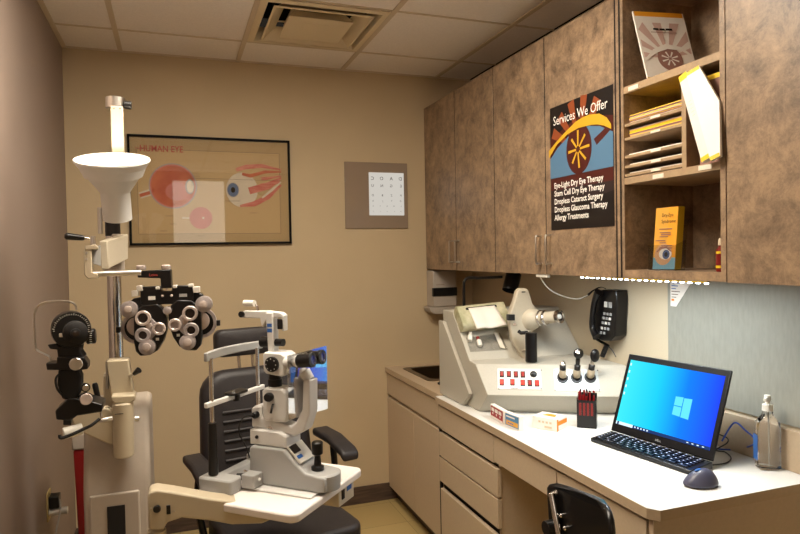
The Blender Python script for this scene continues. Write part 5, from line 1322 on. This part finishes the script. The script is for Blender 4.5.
for side in (0, 1):
    mx = (lambda x: x) if side == 0 else (lambda x: 552 - x)
    dy = 0 if side == 0 else -17
    nm = lambda L: [(mx(x), y + dy) for x, y in L]
    k = ph(mx(82), 362 + dy, .02)
    # rear battery wheel
    R_ = 84 / 5.34 * pxm; whl = MB(); whl.loop([(0, R_ * .80), (0, R_), (.012, R_), (.012, R_ * .80)], ph(mx(110), 362 + dy, .03), -pyr, 40); whl = whl.build('outer_wheel', 'pearl', t)
    MB().lathe([(0, R_ * .80), (.006, R_ * .80)], ph(mx(110), 362 + dy, .03), -pyr, 40).build('wheel_disc', 'black_satin', t)
    MB().lathe([(0, R_ * .60), (.012, R_ * .60), (.013, R_ * .57)], ph(mx(112), 350 + dy, .018), -pyr, 32).build('inner_wheel', 'pearl_light', t)
    pprism([(mx(5), 350 + dy), (mx(24), 350 + dy), (mx(24), 380 + dy), (mx(5), 380 + dy)], .008, .022, 'pointer_tab', 'black_plastic', bevel=.001)
    L = [(150, 235), (225, 230), (258, 260), (272, 310), (270, 370), (250, 430), (220, 480), (180, 503), (130, 506), (108, 480), (100, 430), (102, 330), (104, 275)]
    bd = pprism(nm(L), -.008, .026, 'lens_battery', 'black_satin', bevel=.005, seg=3)
    pprism(nm([(70, 235), (100, 200), (140, 195), (160, 240), (110, 280), (70, 280)]), -.002, .03, 'shoulder', 'black_satin', bevel=.004)
    ds = pdisc(mx(83), 255 + dy * .9, 43, -.022, .006, 'sphere_dial', 'pearl', r1=36)
    pdisc(mx(83), 255 + dy * .9, 20, -.030, -.0225, 'dial_cap', 'pearl_light', r1=12, parent=ds)
    pprism(nm([(140, 300), (200, 310), (228, 340), (226, 380), (190, 420), (160, 420), (150, 380), (180, 350)]), -.0125, -.0085, 'turret_plate', 'pearl', bevel=.001)
    for i, (cx, cy, ro, ri) in enumerate(((155, 303, 40, 26), (152, 393, 40, 22), (235, 362, 34, 21))):
        rg = pdisc(mx(cx), cy + dy, ro, -.024, -.0128, 'aperture_ring', 'pearl_light' if i != 1 else 'pearl', hole=ri)
        pdisc(mx(cx), cy + dy, ri - .5, -.016, -.0126, 'lens', 'lens_dark' if i == 1 or i == 0 else 'pearl', parent=rg)
    if 1:
        pdisc(mx(183), 345 + dy, 16, -.018, -.0128, 'turret_screw', 'pearl_light', r1=10)
    cd_ = pdisc(mx(172), 456 + dy, 42, -.024, -.0085, 'cylinder_dial', 'pearl', r1=34)
    pdisc(mx(172), 456 + dy, 22, -.032, -.0245, 'dial_cap', 'pearl_light', r1=14, parent=cd_)
    pprism(nm([(214, 412), (230, 412), (230, 426), (214, 426)]), -.0095, -.0083, 'scale_window', 'white', bevel=0)

# ============================================================ KERATOMETER
YK = 1.93
def kt(u, v, dy=0): return at(u, v, Y=YK) + Y_ * dy
t = thing('keratometer', 'black keratometer with a graduated drum and bent chrome wire by the left wall', 'keratometer', at(72, 420, Y=YK + .03))
def kp(L, d0, d1, name, mt, bevel=.003, parent=t): return MB().hexa([kt(u, v, d0) for u, v in L], [kt(u, v, d1) for u, v in L]).build(name, mt, parent, bevel=bevel)
kd = kt(71.5, 330, 0); pk = (kd - CAM).dot(Fv) / FPX; ka = Vector((.18, -.98, .0)).normalized()
dr = MB().lathe([(-.09, 15 * pk), (-.085, 17.5 * pk), (-.01, 18.3 * pk), (0, 17.6 * pk), (.0005, 13.5 * pk)], kd, ka, 48).build('drum', 'black_satin', t)
Mk = frame_of(ka)
for i in range(26):
    a_ = math.radians(-10 + i * 7.6); R_ = 16 * pk; c_ = kd + ka * .0015
    for_r = Mk @ Vector((math.cos(a_), math.sin(a_), 0)); tg = Mk @ Vector((-math.sin(a_), math.cos(a_), 0))
    p = c_ + for_r * (R_ - .003); L_ = .006 if i % 3 == 0 else .0038
    MB().hexa([p - tg * .0006, p + tg * .0006, p + tg * .0006 + for_r * L_, p - tg * .0006 + for_r * L_], [x + ka * .0006 for x in (p - tg * .0006, p + tg * .0006, p + tg * .0006 + for_r * L_, p - tg * .0006 + for_r * L_)]).build('tick_mark', 'white_plastic', dr)
ey = kt(75, 332, -.0); MB().lathe([(0, 11.5 * pk), (.028, 11 * pk), (.032, 9 * pk), (.034, 4.8 * pk), (.045, 4.6 * pk), (.046, 3 * pk)], ey, ka, 32).build('eyepiece', 'black_matte', t)
MB().lathe([(.0463, 2.8 * pk), (.0468, 1.5 * pk)], ey, ka, 20).build('eyepiece_lens', 'lens_dark', t)
a_, b_ = kt(84.5, 338, .03), kt(95, 337, .03); sk = MB().lathe([(0, .016), (.003, .0215), (.022, .0215), (.025, .018)], a_, b_ - a_, 28).build('side_drum', 'black_satin', t)
for i in range(7): k = kt(90.5, 331.5 + i * 2.1, .0095 - .003 * math.sin(i / 6 * PI)); MB().box((k.x - .003, k.y - .001, k.z - .0006), (k.x + .003, k.y, k.z + .0006)).build('tick_mark', 'white_plastic', sk)
kp([(57, 333), (63, 333), (63, 337), (57, 337)], -.006, .0, 'scale_window', 'ivory_label', .001)
kp([(57, 332), (82, 338), (80, 352), (84, 358), (58, 360), (56, 345)], .004, .07, 'drum_mount', 'black_matte')
kp([(47.5, 345), (56, 344), (60, 347), (59, 350), (50, 349)], .0, .02, 'side_lever', 'black_plastic', .002)
kp([(46, 363), (57, 363), (57, 357), (84, 357), (88, 363), (88, 369), (80, 370), (47, 370)], -.004, .05, 'cross_slide', 'black_satin')
k = kt(76, 363.5, -.004); MB().lathe([(0, 6.2 * pk), (.010, 6.2 * pk), (.012, 5.4 * pk)], k, ka, 28).build('chrome_knob', 'brushed', t)
kp([(58, 369), (77, 369), (81, 377), (81, 392), (76, 400), (62, 400), (57, 385)], .002, .06, 'column', 'black_matte', .006)
a_ = kt(85.5, 387, -.0); MB().cyl(kt(79, 388, .02), kt(84, 387, .01), .005, .005).build('knob_stem', 'black_plastic', t); MB().lathe([(0, 4.2 * pk), (.012, 4.2 * pk), (.013, 3.4 * pk)], a_, ka, 24).build('small_knob', 'black_plastic', t); MB().lathe([(.0132, 3.2 * pk), (.0145, 2.8 * pk)], a_, ka, 20).build('knob_face', 'brushed', t)
a_ = kt(86, 398, -.004); MB().cyl(kt(78, 399, .02), kt(86, 398, .006), .006, .006).build('knob_stem', 'black_plastic', t); MB().lathe([(0, 6.4 * pk), (.012, 6.4 * pk), (.013, 5.8 * pk)], a_, ka, 28).build('height_knob', 'black_plastic', t); MB().lathe([(.0132, 5.8 * pk), (.015, 5.3 * pk)], a_, ka, 28).build('knob_face', 'pearl_light', t)
kp([(55, 411), (69, 398), (82, 399), (103, 404.5), (102, 412), (90, 414), (77, 416), (70, 421), (56, 420)], .0, .09, 'base_wedge', 'black_satin', .004)
kp([(62, 419), (70, 419), (70, 427), (62, 427)], .02, .05, 'post', 'black_plastic', .001)
f = MB(); f.tube([kt(64, 432.5, -.012), kt(82.5, 428.5, .0)], .0155, 20); f.build('counterweight', 'white_plastic', t, bevel=.002)
MB().tube([kt(61.5, 432, -.028), kt(63, 435, -.03), kt(73, 432, -.028), kt(85, 427, -.02), kt(93, 423, -.02), kt(100, 418, -.01)], .0045, 8, smooth=4).build('strap', 'black_matte', t)
MB().tube([kt(62, 372, .01), kt(56, 378, .0), kt(57, 388, .0), kt(62, 395, .0)], .003, 8, smooth=5).build('cable', 'black_plastic', t)
wp = [(75, 311), (73.5, 305.5), (69, 302.7), (61, 301.8), (52, 301.8), (43, 303), (36, 306.5), (32.3, 313), (31.7, 325), (32.5, 340), (34, 350.5), (41, 355), (47.3, 358.2), (48, 364)]
MB().tube([kt(u, v, .03) for u, v in wp], .0028, 8, smooth=4).build('chrome_wire', 'brushed', t)

# ============================================================ EXAM CHAIR
CR = math.radians(12); RC = rz(CR); CO = Vector((.33, 2.62, 0)); cex, cey = RC @ X_, RC @ Y_
t = thing('exam_chair', 'black upholstered exam chair with headrest and armrests against the back wall', 'chair', CO, CR)
def ch(x, y, z): return CO + cex * x + cey * y + Z_ * z
def cushion(name, W, Hh, Dp, c, Rm, r=.04, nx=10, ny=12, ribs=None, mt='black_vinyl', parent=t, crown=.02, taper=0):
    """soft pad: W wide, Hh high, Dp deep, facing local -y"""
    f = MB(); vs = []; fs = []
    sp = []
    N = 40
    for side, dd in ((0, 1), (1, 1)): pass
    rings = [(0.80, -1.0), (.93, -.86), (1, -.45), (1, .45), (.93, .86), (.80, 1.0)]
    def outline(s_):
        L = []
        for (cx, cy, a0) in ((1, 1, 0), (-1, 1, 90), (-1, -1, 180), (1, -1, 270)):
            for k in range(6):
                a_ = math.radians(a0 + 90 * k / 5); wt = W * (1 - taper * (cy > 0))
                L.append((cx * (wt / 2 - r) + r * math.cos(a_), cy * (Hh / 2 - r) + r * math.sin(a_)))
        return L
    base = outline(1)
    for s_, d_ in rings:
        ins = (1 - s_) * r * 2.2
        for x, z in base:
            l = math.hypot(x / (W / 2), z / (Hh / 2)); k_ = 1 - ins / max(W, Hh) * 2
            vs.append(Vector((x * k_, d_ * Dp / 2, z * (1 - ins / Hh * 2 * .8))))
    n = len(base)
    for i in range(len(rings) - 1):
        for k in range(n): fs.append((i * n + k, i * n + (k + 1) % n, (i + 1) * n + (k + 1) % n, (i + 1) * n + k))
    vs.append(Vector((0, -Dp / 2 - crown, 0))); vs.append(Vector((0, Dp / 2 + crown * .3, 0)))
    for k in range(n): fs.append((len(vs) - 2, (k + 1) % n, k)); fs.append((len(vs) - 1, (len(rings) - 1) * n + k, (len(rings) - 1) * n + (k + 1) % n))
    f.add([Rm @ v + c for v in vs], fs)
    return f.build(name, mt, parent, angle=60)
lean = Matrix.Rotation(math.radians(-8), 3, 'X')
RB = RC @ lean
bc_ = ch(0.0, .085, .79)
bk_ = cushion('backrest', .47, .54, .10, bc_, RB, r=.10, crown=.012, taper=.06)
for i in range(7):
    z = .10 - .038 * i
    y_ = -.0585
    p0 = bc_ + RB @ Vector((-.15, y_ + .004, z)); p1 = bc_ + RB @ Vector((.15, y_ + .004, z)); pm = bc_ + RB @ Vector((0, y_ - .002, z))
    MB().tube([p0, pm, p1], .0065, 10, smooth=5).build('back_rib', 'black_vinyl', bk_)
cushion('headrest', .27, .115, .07, ch(-.015, .145, 1.165), RC @ Matrix.Rotation(math.radians(-4), 3, 'X'), r=.03, crown=.006)
for s_ in (-.03, .03): MB().tube([ch(s_ - .01, .16, 1.03), ch(s_ - .01, .18, 1.14)], .007, 10).build('headrest_bar', 'chrome', t)
f = MB(); f.rbox((.48, .44, .10), .06, ch(0, -.21, .475), RC, seg=6); f.build('seat', 'black_vinyl', t, bevel=.02, seg=4)
f = MB(); f.rbox((.42, .40, .08), .03, ch(0, -.20, .385), RC); f.build('seat_frame', 'stand_grey', t, bevel=.004)
MB().cyl(ch(0, -.15, .06), ch(0, -.15, .345), .09, .08, 32).build('pedestal', 'stand_grey', t)
MB().lathe([(0, .27), (.03, .27), (.05, .10)], ch(0, -.15, 0), Z_, 40).build('base_plate', 'stand_grey', t)
f = MB(); f.hexa([ch(-.06, .08, .36), ch(.06, .08, .36), ch(.06, .14, .36), ch(-.06, .14, .36)], [ch(-.05, .15, .98), ch(.05, .15, .98), ch(.05, .18, .98), ch(-.05, .18, .98)]); f.build('back_spine', 'black_satin', t)
for (uL, name) in (([(176.5, 444), (190, 441), (203, 444), (203, 469), (181, 470.5)], 0),): pass
def armrest(x, y0, y1, z0, z1, wd):
    f = MB(); P = [(y0, z0), ((y0 + y1) / 2, (z0 + z1) / 2 + .014), (y1 + .03, z1 + .006), (y1, z1 - .012)]
    Q = [(p[0], p[1] - .034) for p in P]; poly = P + Q[::-1]
    return MB().hexa([ch(x - wd / 2, y, z) for y, z in poly], [ch(x + wd / 2, y, z) for y, z in poly]).build('armrest', 'black_vinyl', t, bevel=.012, seg=3)
armrest(-.275, .05, -.22, .755, .725, .075); armrest(.275, .05, -.25, .775, .745, .075)
for s_ in (-1, 1):
    MB().tube([ch(s_ * .275, -.08, .73), ch(s_ * .285, -.07, .6), ch(s_ * .25, -.06, .43), ch(s_ * .19, -.06, .40)], .014, 10, smooth=4).build('arm_support', 'black_satin', t)
MB().cyl(ch(.255, -.37, .10), ch(.255, -.37, .43), .011).build('side_tube', 'chrome', t)

# ============================================================ OFFICE CHAIR AT THE DESK
XO = .87
t = thing('office_chair', 'black office chair with a chrome back bracket tucked at the desk', 'chair', (1.04, 1.24, 0))
top = [(545, 487), (546.5, 484.5), (550, 484.2), (557.5, 488.6), (570, 496.5), (582.5, 502.5), (595, 507.5), (601, 512.5), (606.5, 521), (609.5, 532)]
P = [at(u, v, X=XO) for u, v in top]
ym, wy = (P[0].y + P[-1].y) / 2, abs(P[0].y - P[-1].y) / 2
low = [Vector((XO, P[-1].y + .01, .66)), Vector((XO, P[-1].y + .06, .60)), Vector((XO, P[0].y - .06, .60)), Vector((XO, P[0].y - .012, .66))]
poly = P + low
def bow(p, o): 
    s_ = (p.y - ym) / wy; return Vector((p.x + .035 - .035 * s_ * s_ * -1 * -1 + o, p.y, p.z))
MB().hexa([bow(p, 0) for p in poly], [bow(p, .018) for p in poly]).build('back', 'black_satin', t, bevel=.008, seg=3)
a_, b_ = at(551.5, 493.5, X=XO - .004), at(560, 540, X=XO - .004)
MB().tube([a_ + X_ * .012, a_, b_, b_ + X_ * .005], .0085, 12).build('back_bracket', 'chrome', t)
k = at(549, 528, X=XO - .01); MB().cyl(k + X_ * .03, k - X_ * .01, .02, .018, 20).build('tension_knob', 'black_satin', t)
for u, v in ((562, 515.5), (566, 528), (558.5, 533)): k = at(u, v, X=XO + .008); MB().lathe([(-.012, .0055), (.004, .0055), (.007, .003)], k, -X_, 14).build('bolt', 'chrome', t)
f = MB(); f.rbox((.30, .36, .07), .06, (1.05, ym, .465), seg=6); f.build('seat', 'black_vinyl', t, bevel=.015, seg=3)
MB().tube([(XO + .045, ym, .70), (XO + .03, ym, .52), (XO + .06, ym, .42), (1.04, ym, .415)], .016, 12, smooth=5).build('back_arm', 'black_satin', t)
MB().box((.96, ym - .07, .395), (1.13, ym + .07, .43)).build('seat_mount', 'black_satin', t, bevel=.004)
MB().cyl((1.04, ym, .10), (1.04, ym, .395), .025, .02).build('gas_column', 'chrome', t)
for i in range(5):
    a_ = math.radians(90 + 72 * i); e_ = Vector((1.04 + .2 * math.cos(a_), ym + .2 * math.sin(a_), .075))
    MB().tube([(1.04, ym, .11), e_], [.024, .014], 10).build('base_arm', 'black_satin', t)
    MB().cyl(e_ + Vector((-.012, 0, -.048)), e_ + Vector((.012, 0, -.048)), .027, .027, 18).build('caster', 'black_plastic', t)

# ============================================================ LEFT WALL SMALL THINGS
p = at(48, 505, X=XL)
t = thing('wall_outlet', 'beige electrical outlet plate low on the left wall', 'outlet', (XL, p.y, p.z - .06))
MB().box((XL + .0005, p.y - .037, p.z - .06), (XL + .006, p.y + .037, p.z + .06)).build('plate', 'outlet', t, bevel=.002)
t = thing('power_adapter', 'black and white power adapter plugged into the left wall outlet', 'plug', (XL + .007, p.y, p.z - .02))
MB().box((XL + .0065, p.y - .028, p.z - .01), (XL + .045, p.y + .028, p.z + .04)).build('body', 'black_plastic', t, bevel=.004)
MB().cyl((XL + .0065, p.y - .01, p.z - .028), (XL + .075, p.y - .01, p.z - .028), .0165, .015, 18).build('plug_head', 'white_plastic', t)
MB().tube([(XL + .045, p.y - .01, p.z + .02), (XL + .06, p.y - .1, p.z + .0), (XL + .06, 2.66, p.z - .1), (XL + .09, 2.54, p.z - .2), (XL + .16, 2.50, p.z - .38), (-.29, 2.47, .05), (-.275, 2.455, .02)], .003, 8, smooth=6).build('cord', 'grey_enamel', t)
za_ = at(80, 450, Y=2.62).z
xa_, xb_ = at(73, 450, Y=2.62).x, at(97, 450, Y=2.62).x
t = thing('red_bin', 'tall dark red bin with a beige lid behind the instrument stand', 'bin', ((xa_ + xb_) / 2, 2.7, 0))
MB().hexa([Vector(q_) for q_ in ((xa_ + .02, 2.64, .002), (xb_ - .02, 2.64, .002), (xb_ - .02, 2.83, .002), (xa_ + .02, 2.83, .002))], [Vector(q_) for q_ in ((xa_, 2.62, za_), (xb_, 2.62, za_), (xb_, 2.85, za_), (xa_, 2.85, za_))]).build('body', 'red_plastic', t, bevel=.006)
MB().box((xa_ - .004, 2.616, za_ + .0005), (xb_ + .004, 2.854, za_ + .06)).build('lid', 'stand_grey', t, bevel=.006)
